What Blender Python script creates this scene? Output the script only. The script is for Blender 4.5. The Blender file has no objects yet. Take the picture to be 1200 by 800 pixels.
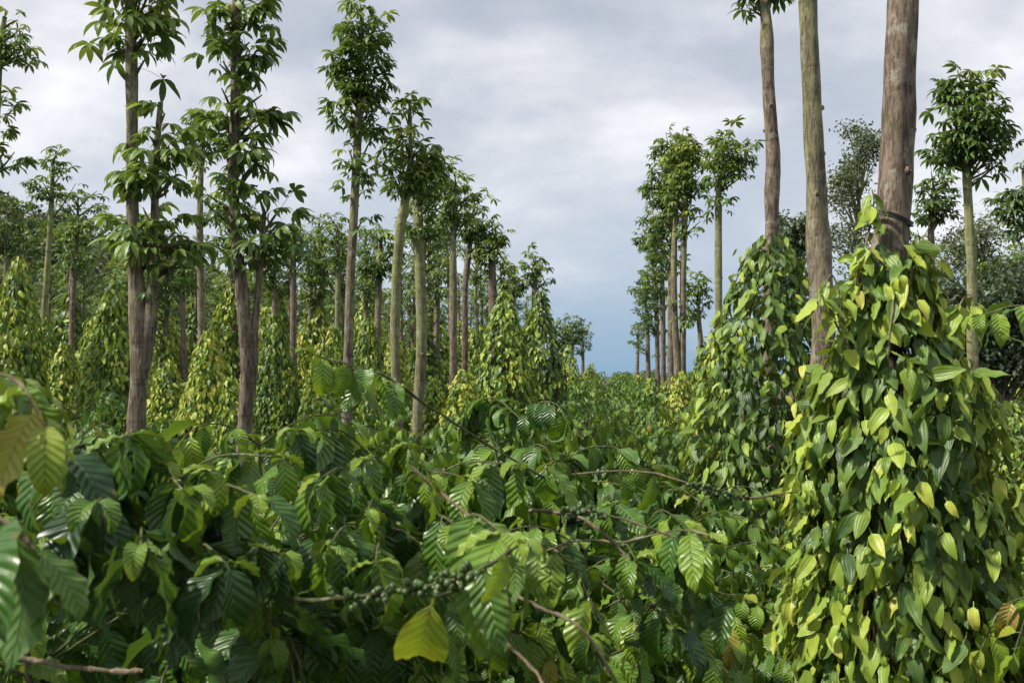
import bpy, math, random
import numpy as np
from mathutils import Vector, noise

C = bpy.context.scene
COL = C.collection
R = math.radians

# ------------------------------------------------------------------ camera
FPX = 1167.0                       # focal length in pixels of the 1200 px wide frame
CAMZ = 2.3
PITCH = math.atan(40 / FPX)
cam_d = bpy.data.cameras.new('camera')
cam = bpy.data.objects.new('camera', cam_d)
COL.objects.link(cam)
cam_d.lens = 35.0
cam_d.sensor_width = 36.0
cam_d.clip_start = 0.05
cam_d.clip_end = 2000
cam.location = (0, 0, CAMZ)
cam.rotation_euler = (R(90) + PITCH, 0, 0)
cam_d.dof.use_dof = True
cam_d.dof.focus_distance = 8.5
cam_d.dof.aperture_fstop = 8.0
C.camera = cam

# ------------------------------------------------------------------ sky and sun
SUN_DIR = Vector((-0.74, -0.22, 0.85)).normalized()      # towards the sun
sun_el = math.asin(SUN_DIR.z)
sun_az = math.atan2(SUN_DIR.x, SUN_DIR.y)
W = bpy.data.worlds.new('World')
C.world = W
W.use_nodes = True
wn, wl = W.node_tree.nodes, W.node_tree.links
wn.clear()


def N(nodes, typ, **kw):
    n = nodes.new(typ)
    for k, v in kw.items():
        setattr(n, k, v)
    return n


def mth(nodes, links, op, a, b=None, c=None, clamp=False):
    n = nodes.new('ShaderNodeMath')
    n.operation = op
    n.use_clamp = clamp
    for i, v in enumerate((a, b, c)):
        if v is None:
            continue
        if isinstance(v, (int, float)):
            n.inputs[i].default_value = v
        else:
            links.new(v, n.inputs[i])
    return n.outputs[0]


def mixc(nodes, links, fac, a, b, mode='MIX'):
    n = nodes.new('ShaderNodeMix')
    n.data_type = 'RGBA'
    n.blend_type = mode
    if isinstance(fac, (int, float)):
        n.inputs[0].default_value = fac
    else:
        links.new(fac, n.inputs[0])
    for i, v in ((6, a), (7, b)):
        if isinstance(v, tuple):
            n.inputs[i].default_value = (*v, 1)
        else:
            links.new(v, n.inputs[i])
    return n.outputs[2]


def ramp(nodes, links, fac, stops, interp='LINEAR'):
    n = nodes.new('ShaderNodeValToRGB')
    n.color_ramp.interpolation = interp
    e = n.color_ramp.elements
    while len(e) > 1:
        e.remove(e[-1])
    e[0].position = stops[0][0]
    e[0].color = (*stops[0][1], 1)
    for p, c in stops[1:]:
        x = e.new(p)
        x.color = (*c, 1)
    links.new(fac, n.inputs[0])
    return n.outputs[0]


SKY_STRENGTH = 0.1
tc = N(wn, 'ShaderNodeTexCoord')
sep = N(wn, 'ShaderNodeSeparateXYZ')
wl.new(tc.outputs['Generated'], sep.inputs[0])
zz = mth(wn, wl, 'MAXIMUM', sep.outputs[2], 0.0)
den = mth(wn, wl, 'ADD', zz, 0.34)
cx = mth(wn, wl, 'DIVIDE', sep.outputs[0], den)
cy = mth(wn, wl, 'DIVIDE', sep.outputs[1], den)
cmb = N(wn, 'ShaderNodeCombineXYZ')
wl.new(cx, cmb.inputs[0])
wl.new(cy, cmb.inputs[1])
n1 = N(wn, 'ShaderNodeTexNoise')
n1.inputs['Scale'].default_value = 1.7
n1.inputs['Detail'].default_value = 6
n1.inputs['Roughness'].default_value = 0.5
n1.inputs['Distortion'].default_value = 0.35
wl.new(cmb.outputs[0], n1.inputs['Vector'])
n2 = N(wn, 'ShaderNodeTexNoise')
n2.inputs['Scale'].default_value = 3.2
n2.inputs['Detail'].default_value = 5
n2.inputs['Roughness'].default_value = 0.55
wl.new(cmb.outputs[0], n2.inputs['Vector'])
nn = mth(wn, wl, 'ADD', mth(wn, wl, 'MULTIPLY', n1.outputs[0], 0.7), mth(wn, wl, 'MULTIPLY', n2.outputs[0], 0.3))
cloud = ramp(wn, wl, nn, [(0.36, (2.9, 3.25, 3.8)), (0.46, (3.9, 4.15, 4.65)), (0.53, (5.2, 5.3, 5.6)), (0.62, (7.1, 7.1, 7.2))])
low = ramp(wn, wl, zz, [(0.0, (1.7, 2.9, 4.2)), (0.04, (2.1, 3.1, 4.3)), (0.10, (3.3, 3.9, 4.7)), (0.22, (4.3, 4.65, 5.2))])
covn = mth(wn, wl, 'ADD', mth(wn, wl, 'MULTIPLY', mth(wn, wl, 'SUBTRACT', n1.outputs[0], 0.5), 0.5), zz)
cov = ramp(wn, wl, covn, [(0.03, (0, 0, 0)), (0.27, (1, 1, 1))])
skyt = N(wn, 'ShaderNodeTexSky')
skyt.sky_type = 'NISHITA'
skyt.sun_disc = False
skyt.sun_elevation = sun_el
skyt.sun_rotation = sun_az
skyt.altitude = 500
skyt.dust_density = 1.5
clouds = mixc(wn, wl, cov, low, cloud)
skyc = mixc(wn, wl, 0.9, skyt.outputs[0], clouds)
bg = N(wn, 'ShaderNodeBackground')
bg.inputs['Strength'].default_value = SKY_STRENGTH
wl.new(skyc, bg.inputs['Color'])
wo = N(wn, 'ShaderNodeOutputWorld')
wl.new(bg.outputs[0], wo.inputs[0])

sun_d = bpy.data.lights.new('sun', 'SUN')
sun_d.energy = 4.1
sun_d.angle = R(4.0)
sun_d.color = (1.0, 0.94, 0.82)
sun = bpy.data.objects.new('sun', sun_d)
sun.rotation_euler = SUN_DIR.to_track_quat('Z', 'Y').to_euler()
COL.objects.link(sun)

C.view_settings.view_transform = 'Standard'
C.view_settings.look = 'None'
C.view_settings.gamma = 1.0
C.view_settings.exposure = 0.62
C.view_settings.use_curve_mapping = False
C.cycles.max_bounces = 6
C.cycles.diffuse_bounces = 3
C.cycles.glossy_bounces = 2
C.cycles.transmission_bounces = 4
C.cycles.transparent_max_bounces = 4
C.cycles.use_denoising = True


# ------------------------------------------------------------------ helpers
def ground(x, y):
    g = 0.012 * min(max(y - 10, 0), 52)
    g += 26 * math.exp(-((x + 105) ** 2 / (2 * 42 ** 2) + (y - 165) ** 2 / (2 * 30 ** 2)))
    return g


def P(px, py, d):
    """world point at depth d that the photograph shows at pixel px, py"""
    a, b = (px - 600) / FPX, (400 - py) / FPX
    dx, dy, dz = a, math.cos(PITCH) - b * math.sin(PITCH), math.sin(PITCH) + b * math.cos(PITCH)
    t = d / dy
    return np.array((dx * t, d, CAMZ + dz * t))


def base_at(px, d):
    p = P(px, 440, d)
    return np.array((p[0], d, ground(p[0], d)))


class MB:
    """quad mesh collector"""
    def __init__(s):
        s.v, s.f, s.uv, s.t, s.m, s.n = [], [], [], [], [], 0

    def add(s, v, f, uv, tone, mat):
        v = np.asarray(v, float).reshape(-1, 3)
        s.v.append(v)
        s.f.append(np.asarray(f, int).reshape(-1, 4) + s.n)
        s.uv.append(np.asarray(uv, float).reshape(-1, 2))
        s.t.append(np.broadcast_to(np.asarray(tone, float), (len(v),)))
        s.m.append(np.full(len(s.f[-1]), mat, int))
        s.n += len(v)

    def tube(s, pts, rad, sides=6, mat=0, tone=0.5, noise_amp=0.0, cap=True, seed=0):
        pts = np.asarray(pts, float)
        n = len(pts)
        rad = np.broadcast_to(np.asarray(rad, float), (n,))
        tan = np.gradient(pts, axis=0)
        tan /= np.linalg.norm(tan, axis=1)[:, None] + 1e-9
        ref = np.array((0, 0, 1.0)) if abs(tan[0][2]) < 0.8 else np.array((1.0, 0, 0))
        ux = np.cross(tan, ref)
        ux /= np.linalg.norm(ux, axis=1)[:, None] + 1e-9
        uy = np.cross(tan, ux)
        ang = np.linspace(0, 2 * np.pi, sides, endpoint=False)
        rr = rad[:, None] * np.ones((1, sides))
        if noise_amp:
            for i in range(n):
                for j in range(sides):
                    q = Vector((math.cos(ang[j]) * 1.6 + seed, math.sin(ang[j]) * 1.6, pts[i][2] * 3.0))
                    rr[i, j] *= 1 + noise_amp * noise.noise(q) + noise_amp * .5 * noise.noise(q * 3.7)
        v = pts[:, None, :] + rr[..., None] * (np.cos(ang)[None, :, None] * ux[:, None, :] + np.sin(ang)[None, :, None] * uy[:, None, :])
        v = v.reshape(-1, 3)
        i, j = np.meshgrid(np.arange(n - 1), np.arange(sides), indexing='ij')
        a = (i * sides + j).ravel()
        b = (i * sides + (j + 1) % sides).ravel()
        f = np.stack([a, b, b + sides, a + sides], 1)
        f = f[:, ::-1]
        ln = np.concatenate([[0], np.cumsum(np.linalg.norm(np.diff(pts, axis=0), axis=1))])
        uv = np.stack([np.tile(ang / (2 * np.pi), n), np.repeat(ln, sides)], 1)
        if cap and sides % 2 == 0:
            o = (n - 1) * sides
            cf = [[o + k, o + k + 1, o + sides - 2 - k, o + sides - 1 - k] for k in range(sides // 2 - 1)]
            f = np.concatenate([f, np.array(cf)])
        s.add(v, f, uv, tone, mat)

    def leaves(s, tmpl, T, Y, Z, S, tone, mat):
        """copies of a leaf template: origin T, length axis Y, face normal hint Z, scale S"""
        if len(T) == 0:
            return
        v, f, uv = tmpl
        T, Y, Z = np.asarray(T, float), np.asarray(Y, float), np.asarray(Z, float)
        Y = Y / (np.linalg.norm(Y, axis=1)[:, None] + 1e-9)
        X = np.cross(Y, Z)
        X /= np.linalg.norm(X, axis=1)[:, None] + 1e-9
        Z = np.cross(X, Y)
        S = np.broadcast_to(np.asarray(S, float), (len(T),))
        M = np.stack([X, Y, Z], 2) * S[:, None, None]
        vv = np.einsum('nij,kj->nki', M, v) + T[:, None, :]
        k = len(v)
        ff = f[None] + (np.arange(len(T)) * k)[:, None, None]
        tone = np.broadcast_to(np.asarray(tone, float), (len(T),))
        s.add(vv.reshape(-1, 3), ff.reshape(-1, 4), np.tile(uv, (len(T), 1)), np.repeat(tone, k), mat)

    def mesh(s, name, mats, origin=(0, 0, 0), smooth=True):
        v = np.concatenate(s.v) - np.asarray(origin, float)
        f = np.concatenate(s.f)
        uv, t, m = np.concatenate(s.uv), np.concatenate(s.t), np.concatenate(s.m)
        me = bpy.data.meshes.new(name)
        me.vertices.add(len(v))
        me.vertices.foreach_set('co', v.astype(np.float32).ravel())
        me.loops.add(len(f) * 4)
        me.loops.foreach_set('vertex_index', f.astype(np.int32).ravel())
        me.polygons.add(len(f))
        me.polygons.foreach_set('loop_start', np.arange(0, len(f) * 4, 4, dtype=np.int32))
        me.polygons.foreach_set('loop_total', np.full(len(f), 4, dtype=np.int32))
        for x in mats:
            me.materials.append(x)
        me.polygons.foreach_set('material_index', m.astype(np.int32))
        me.polygons.foreach_set('use_smooth', np.full(len(f), smooth))
        l = me.uv_layers.new(name='UVMap')
        l.data.foreach_set('uv', uv[f.ravel()].astype(np.float32).ravel())
        a = me.attributes.new('tone', 'FLOAT', 'POINT')
        a.data.foreach_set('value', t.astype(np.float32))
        me.update(calc_edges=True)
        return me

    def build(s, name, mats, parent=None, origin=(0, 0, 0), smooth=True):
        o = bpy.data.objects.new(name, s.mesh(name, mats, origin, smooth))
        COL.objects.link(o)
        if parent is not None:
            o.parent = parent
        else:
            o.location = origin
        return o


def thing(name, loc, label, cat, group=None, rz=0.0):
    o = bpy.data.objects.new(name, None)
    o.empty_display_size = 0.2
    COL.objects.link(o)
    o.location = loc
    o.rotation_euler = (0, 0, rz)
    tag(o, label, cat, group)
    return o


def tag(o, label=None, cat=None, group=None, kind=None):
    for k, v in (('label', label), ('category', cat), ('group', group), ('kind', kind)):
        if v:
            o[k] = v


def copy_thing(src, loc, label, rz=0.0, scale=(1, 1, 1), group=None):
    r = src.copy()
    COL.objects.link(r)
    r.location, r.rotation_euler, r.scale = loc, (0, 0, rz), scale
    r['label'] = label
    if group:
        r['group'] = group
    for ch in src.children:
        c = ch.copy()
        COL.objects.link(c)
        c.parent = r
        for g in ch.children:
            e = g.copy()
            COL.objects.link(e)
            e.parent = c
    return r


def smooth_path(pts, n):
    """Catmull-Rom through pts"""
    pts = [np.asarray(p, float) for p in pts]
    if len(pts) == 2:
        return np.array([pts[0] + (pts[1] - pts[0]) * t for t in np.linspace(0, 1, n)])
    q = [2 * pts[0] - pts[1]] + pts + [2 * pts[-1] - pts[-2]]
    out = []
    segs = len(pts) - 1
    for t in np.linspace(0, segs, n):
        i = min(int(t), segs - 1)
        u = t - i
        a, b, c, d = q[i], q[i + 1], q[i + 2], q[i + 3]
        out.append(0.5 * (2 * b + (c - a) * u + (2 * a - 5 * b + 4 * c - d) * u * u + (3 * b - a - 3 * c + d) * u ** 3))
    return np.array(out)


# ------------------------------------------------------------------ materials
def new_mat(name):
    m = bpy.data.materials.new(name)
    m.use_nodes = True
    n, l = m.node_tree.nodes, m.node_tree.links
    n.clear()
    return m, n, l


def leaf_mat(name, stops, under, vein, kind, bump=0.5, rough=0.38, transl=0.3, spec=0.5):
    m, n, l = new_mat(name)
    at = N(n, 'ShaderNodeAttribute', attribute_name='tone')
    uv = N(n, 'ShaderNodeUVMap', uv_map='UVMap')
    sp = N(n, 'ShaderNodeSeparateXYZ')
    l.new(uv.outputs[0], sp.inputs[0])
    u = mth(n, l, 'ABSOLUTE', mth(n, l, 'MULTIPLY', mth(n, l, 'SUBTRACT', sp.outputs[0], 0.5), 2.0))
    v = sp.outputs[1]
    oi = N(n, 'ShaderNodeObjectInfo')
    geo = N(n, 'ShaderNodeNewGeometry')
    nz = N(n, 'ShaderNodeTexNoise')
    nz.inputs['Scale'].default_value = 14
    nz.inputs['Detail'].default_value = 3
    tco = N(n, 'ShaderNodeTexCoord')
    l.new(tco.outputs['Object'], nz.inputs['Vector'])
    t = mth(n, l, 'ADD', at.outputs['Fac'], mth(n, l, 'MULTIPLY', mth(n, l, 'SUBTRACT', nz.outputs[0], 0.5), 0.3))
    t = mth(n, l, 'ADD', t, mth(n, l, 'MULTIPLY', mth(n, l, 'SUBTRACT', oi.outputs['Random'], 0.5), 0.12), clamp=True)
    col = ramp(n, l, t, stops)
    if kind == 'coffee':         # feather veins, quilted between
        ph = mth(n, l, 'SUBTRACT', mth(n, l, 'MULTIPLY', v, 10.0), mth(n, l, 'MULTIPLY', mth(n, l, 'POWER', u, 0.9), 1.7))
        wv = mth(n, l, 'SINE', mth(n, l, 'MULTIPLY', ph, 6.2832))
        hgt = mth(n, l, 'MULTIPLY', mth(n, l, 'ADD', wv, 1.0), 0.5)
        hgt = mth(n, l, 'POWER', hgt, 0.8)
        mid = mth(n, l, 'SUBTRACT', 1.0, mth(n, l, 'MULTIPLY', u, 14.0), clamp=True)
        side = mth(n, l, 'SUBTRACT', 1.0, mth(n, l, 'MULTIPLY', hgt, 3.2), clamp=True)
        vm = mth(n, l, 'MAXIMUM', mth(n, l, 'MULTIPLY', side, 0.3), mid)
        bh = mth(n, l, 'SUBTRACT', hgt, mth(n, l, 'MULTIPLY', mid, 0.8))
        dist = 0.0028
    elif kind == 'pepper':       # 5 curved veins from the base
        env = mth(n, l, 'ADD', mth(n, l, 'MULTIPLY', v, 0.35), 0.85)
        ph = mth(n, l, 'MULTIPLY', mth(n, l, 'MULTIPLY', u, env), 2.4)
        wv = mth(n, l, 'COSINE', mth(n, l, 'MULTIPLY', ph, 6.2832))
        hgt = mth(n, l, 'MULTIPLY', mth(n, l, 'SUBTRACT', 1.0, wv), 0.5)
        hgt = mth(n, l, 'POWER', hgt, 0.5)
        vm = mth(n, l, 'MULTIPLY', mth(n, l, 'SUBTRACT', 1.0, mth(n, l, 'MULTIPLY', hgt, 3.0), clamp=True), 0.7)
        bh = hgt
        dist = 0.003
    else:
        vm = mth(n, l, 'SUBTRACT', 1.0, mth(n, l, 'MULTIPLY', u, 8.0), clamp=True)
        bh = mth(n, l, 'MULTIPLY', vm, -1.0)
        dist = 0.002
    col = mixc(n, l, mth(n, l, 'MULTIPLY', vm, 0.38), col, vein)
    # small blotches of wear
    nb = N(n, 'ShaderNodeTexNoise')
    nb.inputs['Scale'].default_value = 55
    nb.inputs['Detail'].default_value = 2
    l.new(tco.outputs['Object'], nb.inputs['Vector'])
    spot = mth(n, l, 'MULTIPLY', mth(n, l, 'SUBTRACT', nb.outputs[0], 0.68, clamp=True), 5.0, clamp=True)
    col = mixc(n, l, mth(n, l, 'MULTIPLY', spot, 0.3), col, (0.16, 0.14, 0.04))
    ne = N(n, 'ShaderNodeTexNoise')
    ne.inputs['Scale'].default_value = 22
    ne.inputs['Detail'].default_value = 4
    l.new(tco.outputs['Object'], ne.inputs['Vector'])
    edge = mth(n, l, 'MULTIPLY', mth(n, l, 'SUBTRACT', mth(n, l, 'ADD', mth(n, l, 'MULTIPLY', u, 0.45), ne.outputs[0]), 0.98, clamp=True), 9.0, clamp=True)
    col = mixc(n, l, mth(n, l, 'MULTIPLY', edge, 0.7), col, (0.17, 0.12, 0.045))
    col = mixc(n, l, mth(n, l, 'MULTIPLY', geo.outputs['Backfacing'], 0.55), col, under)
    bp = N(n, 'ShaderNodeBump')
    bp.inputs['Strength'].default_value = bump
    bp.inputs['Distance'].default_value = dist
    l.new(bh, bp.inputs['Height'])
    pr = N(n, 'ShaderNodeBsdfPrincipled')
    l.new(col, pr.inputs['Base Color'])
    pr.inputs['Roughness'].default_value = rough
    pr.inputs['Specular IOR Level'].default_value = spec
    l.new(bp.outputs[0], pr.inputs['Normal'])
    tr = N(n, 'ShaderNodeBsdfTranslucent')
    tcol = mixc(n, l, 1.0, col, (1.5, 1.35, 0.5), 'MULTIPLY')
    l.new(tcol, tr.inputs['Color'])
    mx = N(n, 'ShaderNodeMixShader')
    mx.inputs[0].default_value = transl
    l.new(pr.outputs[0], mx.inputs[1])
    l.new(tr.outputs[0], mx.inputs[2])
    o = N(n, 'ShaderNodeOutputMaterial')
    l.new(mx.outputs[0], o.inputs[0])
    return m


M_COFFEE = leaf_mat('coffee_leaf', [(0.0, (0.018, 0.056, 0.014)), (0.3, (0.052, 0.130, 0.019)), (0.52, (0.14, 0.25, 0.025)), (0.78, (0.24, 0.35, 0.035)), (0.92, (0.34, 0.33, 0.045)), (1.0, (0.30, 0.22, 0.05))],
                    (0.08, 0.15, 0.05), (0.16, 0.25, 0.07), 'coffee', bump=0.8, rough=0.35, transl=0.27, spec=0.55)
M_PEPPER = leaf_mat('pepper_leaf', [(0.0, (0.024, 0.058, 0.022)), (0.3, (0.055, 0.115, 0.028)), (0.55, (0.125, 0.22, 0.036)), (0.8, (0.29, 0.40, 0.052)), (0.93, (0.42, 0.51, 0.07)), (1.0, (0.50, 0.50, 0.09))],
                    (0.16, 0.21, 0.09), (0.16, 0.22, 0.06), 'pepper', bump=0.32, rough=0.42, transl=0.3, spec=0.45)
M_KAPOK = leaf_mat('kapok_leaf', [(0.0, (0.035, 0.08, 0.03)), (0.35, (0.08, 0.15, 0.04)), (0.7, (0.17, 0.26, 0.05)), (1.0, (0.33, 0.38, 0.07))],
                   (0.08, 0.13, 0.06), (0.14, 0.2, 0.06), 'plain', bump=0.3, rough=0.45, transl=0.36)
M_BROAD = leaf_mat('broad_leaf', [(0.0, (0.035, 0.065, 0.035)), (0.5, (0.08, 0.12, 0.06)), (1.0, (0.17, 0.21, 0.11))],
                   (0.13, 0.16, 0.1), (0.13, 0.17, 0.08), 'plain', bump=0.2, rough=0.5, transl=0.2)


def bark_mat(name, low, high, z0, z1, streak=1.0, dark=(0.05, 0.035, 0.028), bump=0.6):
    """grey brown furrowed bark that turns into smooth green bark higher up"""
    m, n, l = new_mat(name)
    tco = N(n, 'ShaderNodeTexCoord')
    mp = N(n, 'ShaderNodeMapping')
    mp.inputs['Scale'].default_value = (1, 1, 0.16)
    l.new(tco.outputs['Object'], mp.inputs[0])
    a = N(n, 'ShaderNodeTexNoise')
    a.inputs['Scale'].default_value = 70
    a.inputs['Detail'].default_value = 5
    a.inputs['Roughness'].default_value = 0.65
    l.new(mp.outputs[0], a.inputs['Vector'])
    mp2 = N(n, 'ShaderNodeMapping')
    mp2.inputs['Scale'].default_value = (1, 1, 0.35)
    l.new(tco.outputs['Object'], mp2.inputs[0])
    b = N(n, 'ShaderNodeTexNoise')
    b.inputs['Scale'].default_value = 9
    b.inputs['Detail'].default_value = 6
    b.inputs['Roughness'].default_value = 0.6
    l.new(mp2.outputs[0], b.inputs['Vector'])
    mp3 = N(n, 'ShaderNodeMapping')
    mp3.inputs['Scale'].default_value = (0.5, 0.5, 5.0)
    l.new(tco.outputs['Object'], mp3.inputs[0])
    c = N(n, 'ShaderNodeTexNoise')
    c.inputs['Scale'].default_value = 3.0
    c.inputs['Detail'].default_value = 4
    l.new(mp3.outputs[0], c.inputs['Vector'])
    sp = N(n, 'ShaderNodeSeparateXYZ')
    l.new(tco.outputs['Object'], sp.inputs[0])
    h = mth(n, l, 'MULTIPLY', mth(n, l, 'SUBTRACT', sp.outputs[2], z0), 1.0 / (z1 - z0))
    h = mth(n, l, 'ADD', h, mth(n, l, 'MULTIPLY', mth(n, l, 'SUBTRACT', b.outputs[0], 0.5), 1.9), clamp=True)
    col = mixc(n, l, h, low, high)
    f1 = ramp(n, l, a.outputs[0], [(0.38, (0, 0, 0)), (0.52, (1, 1, 1))])
    k = mth(n, l, 'MULTIPLY', mth(n, l, 'SUBTRACT', 1.0, f1), mth(n, l, 'SUBTRACT', 1.0, mth(n, l, 'MULTIPLY', h, 0.7)))
    col = mixc(n, l, mth(n, l, 'MULTIPLY', k, 0.75 * streak), col, dark)
    f2 = ramp(n, l, b.outputs[0], [(0.3, (0.55, 0.52, 0.5)), (0.5, (1, 1, 1)), (0.7, (1.25, 1.25, 1.2))])
    col = mixc(n, l, 1.0, col, f2, 'MULTIPLY')
    f3 = ramp(n, l, c.outputs[0], [(0.30, (0.45, 0.42, 0.38)), (0.44, (1, 1, 1))])
    col = mixc(n, l, 0.9, col, f3, 'MULTIPLY')
    li = N(n, 'ShaderNodeTexNoise')
    li.inputs['Scale'].default_value = 13
    li.inputs['Detail'].default_value = 7
    li.inputs['Roughness'].default_value = 0.7
    l.new(tco.outputs['Object'], li.inputs['Vector'])
    lf = ramp(n, l, li.outputs[0], [(0.56, (0, 0, 0)), (0.64, (1, 1, 1))])
    col = mixc(n, l, mth(n, l, 'MULTIPLY', lf, 0.55), col, (0.34, 0.34, 0.27))
    lf2 = ramp(n, l, li.outputs[0], [(0.36, (1, 1, 1)), (0.43, (0, 0, 0))])
    col = mixc(n, l, mth(n, l, 'MULTIPLY', lf2, 0.6), col, (0.085, 0.10, 0.045))
    hh = mth(n, l, 'ADD', mth(n, l, 'MULTIPLY', f1, 1.0), mth(n, l, 'MULTIPLY', b.outputs[0], 1.5))
    bp = N(n, 'ShaderNodeBump')
    bp.inputs['Strength'].default_value = bump
    bp.inputs['Distance'].default_value = 0.008
    l.new(hh, bp.inputs['Height'])
    pr = N(n, 'ShaderNodeBsdfPrincipled')
    l.new(col, pr.inputs['Base Color'])
    pr.inputs['Roughness'].default_value = 0.85
    pr.inputs['Specular IOR Level'].default_value = 0.2
    l.new(bp.outputs[0], pr.inputs['Normal'])
    o = N(n, 'ShaderNodeOutputMaterial')
    l.new(pr.outputs[0], o.inputs[0])
    return m


BROWN = (0.215, 0.17, 0.13)
GREEN = (0.24, 0.25, 0.115)
M_BARK = bark_mat('kapok_bark', BROWN, GREEN, 2.5, 5.2)
M_BARK_GREEN = bark_mat('kapok_green_bark', BROWN, GREEN, 1.2, 3.2, streak=0.7)
M_BARK_BROWN = bark_mat('kapok_brown_bark', (0.21, 0.16, 0.125), (0.2, 0.2, 0.1), 4.2, 6.2)
M_WOOD = bark_mat('coffee_wood', (0.17, 0.12, 0.085), (0.2, 0.16, 0.1), 0.5, 2.5, bump=0.4)
M_TWIG = bark_mat('green_twig', (0.075, 0.08, 0.035), (0.09, 0.10, 0.04), 0.5, 3, streak=0.4, bump=0.3)


def plain(name, col, rough=0.6, spec=0.4):
    m, n, l = new_mat(name)
    tco = N(n, 'ShaderNodeTexCoord')
    a = N(n, 'ShaderNodeTexNoise')
    a.inputs['Scale'].default_value = 30
    a.inputs['Detail'].default_value = 3
    l.new(tco.outputs['Object'], a.inputs['Vector'])
    c = ramp(n, l, a.outputs[0], [(0.3, tuple(x * 0.65 for x in col)), (0.7, tuple(x * 1.3 for x in col))])
    pr = N(n, 'ShaderNodeBsdfPrincipled')
    l.new(c, pr.inputs['Base Color'])
    pr.inputs['Roughness'].default_value = rough
    pr.inputs['Specular IOR Level'].default_value = spec
    o = N(n, 'ShaderNodeOutputMaterial')
    l.new(pr.outputs[0], o.inputs[0])
    return m


M_BERRY = plain('unripe_berry', (0.06, 0.10, 0.03), 0.4, 0.4)
M_TIE = plain('black_rubber', (0.018, 0.018, 0.02), 0.5, 0.4)


def soil_mat():
    m, n, l = new_mat('soil')
    tco = N(n, 'ShaderNodeTexCoord')
    a = N(n, 'ShaderNodeTexNoise')
    a.inputs['Scale'].default_value = 2.2
    a.inputs['Detail'].default_value = 9
    a.inputs['Roughness'].default_value = 0.7
    l.new(tco.outputs['Object'], a.inputs['Vector'])
    c = ramp(n, l, a.outputs[0], [(0.35, (0.035, 0.03, 0.018)), (0.5, (0.06, 0.055, 0.025)), (0.62, (0.035, 0.06, 0.02)), (0.8, (0.05, 0.08, 0.025))])
    bp = N(n, 'ShaderNodeBump')
    bp.inputs['Distance'].default_value = 0.06
    l.new(a.outputs[0], bp.inputs['Height'])
    pr = N(n, 'ShaderNodeBsdfPrincipled')
    pr.inputs['Roughness'].default_value = 0.95
    l.new(c, pr.inputs['Base Color'])
    l.new(bp.outputs[0], pr.inputs['Normal'])
    o = N(n, 'ShaderNodeOutputMaterial')
    l.new(pr.outputs[0], o.inputs[0])
    return m


M_SOIL = soil_mat()


# ------------------------------------------------------------------ leaf templates
def leaf(L, Wd, prof, nx, ny, petiole=0.0, b0=0.0, bend=0.0, fold=0.3, wave=0.0, wn_=3.0, twist=0.0, pw=0.0022, seed=0, corr=0.0):
    """one leaf along +Y, face up +Z.  bend < 0 curls the tip down; fold > 0 lifts the two halves"""
    rng = random.Random(seed)
    V, F, UV = [], [], []
    y = z = 0.0
    if petiole > 0:
        for s in (0, 1):
            yy, zz_ = petiole * s, 0
            V += [(-pw, yy, zz_), (pw, yy, zz_)]
            UV += [(0.5, 0), (0.5, 0)]
        F.append((0, 1, 3, 2))
        y = petiole
    o = len(V)
    th = b0
    ss = np.linspace(0, 1, ny + 1)
    ph = rng.uniform(0, 6)
    for i, s in enumerate(ss):
        if i:
            ds = (ss[i] - ss[i - 1]) * L
            y += ds * math.cos(th)
            z += ds * math.sin(th)
            th += bend * (ss[i] - ss[i - 1])
        w = Wd * prof(s)
        tw = twist * s
        for j in range(nx + 1):
            t = -1 + 2 * j / nx
            x = w * t
            lift = fold * abs(t) * w + wave * Wd * math.sin(ph + s * wn_ * 6.28 + (1.3 if t < 0 else 0)) * abs(t) ** 2
            if corr:
                lift += corr * Wd * math.sin(6.2832 * (11 * s - 2.6 * abs(t) ** 0.8)) * min(1, abs(t) * 3) * math.sin(math.pi * min(1, s * 1.05))
            X, Z = x, lift
            X, Z = X * math.cos(tw) - Z * math.sin(tw), X * math.sin(tw) + Z * math.cos(tw)
            V.append((X, y - Z * math.sin(th), z + Z * math.cos(th)))
            UV.append((0.5 + 0.5 * t, s))
    for i in range(ny):
        for j in range(nx):
            a = o + i * (nx + 1) + j
            F.append((a, a + 1, a + nx + 2, a + nx + 1))
    return np.array(V), np.array(F), np.array(UV)


def prof_coffee(s):
    return max(0.004, (math.sin(math.pi * min(1, s) ** 0.85) ** 0.75) * (1 - 0.15 * s)) if s < 0.93 else max(0.004, 0.22 * (1 - (s - 0.93) / 0.07))


def prof_pepper(s):
    if s <= 0:
        return 0.05
    return max(0.005, 1.62 * (s ** 0.42) * ((1 - s) ** 0.80) * (1 - 0.18 * s))


def prof_lance(s):
    return max(0.02, math.sin(math.pi * s ** 0.95) ** 0.9)


def coffee_set(nx, ny, corr=0.0):
    out = []
    for k, (b0, bend, fold, tw, wv) in enumerate([(-0.15, -1.5, 0.25, 0.25, 0.10), (-0.4, -1.3, 0.12, -0.3, 0.13), (-0.1, -2.0, 0.35, 0.1, 0.08), (0.15, -1.4, 0.4, -0.1, 0.12), (-0.6, -0.8, 0.2, 0.4, 0.16), (-.3, -2.4, .5, .5, .1), (.1, -.9, .1, -.5, .18), (-.5, -1.7, -.15, .1, .12)]):
        out.append(leaf(1.0, 0.235, prof_coffee, nx, ny, petiole=0.06, b0=b0, bend=bend, fold=fold, wave=wv, wn_=4, twist=tw, pw=0.012, seed=k, corr=corr))
    return out


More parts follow.
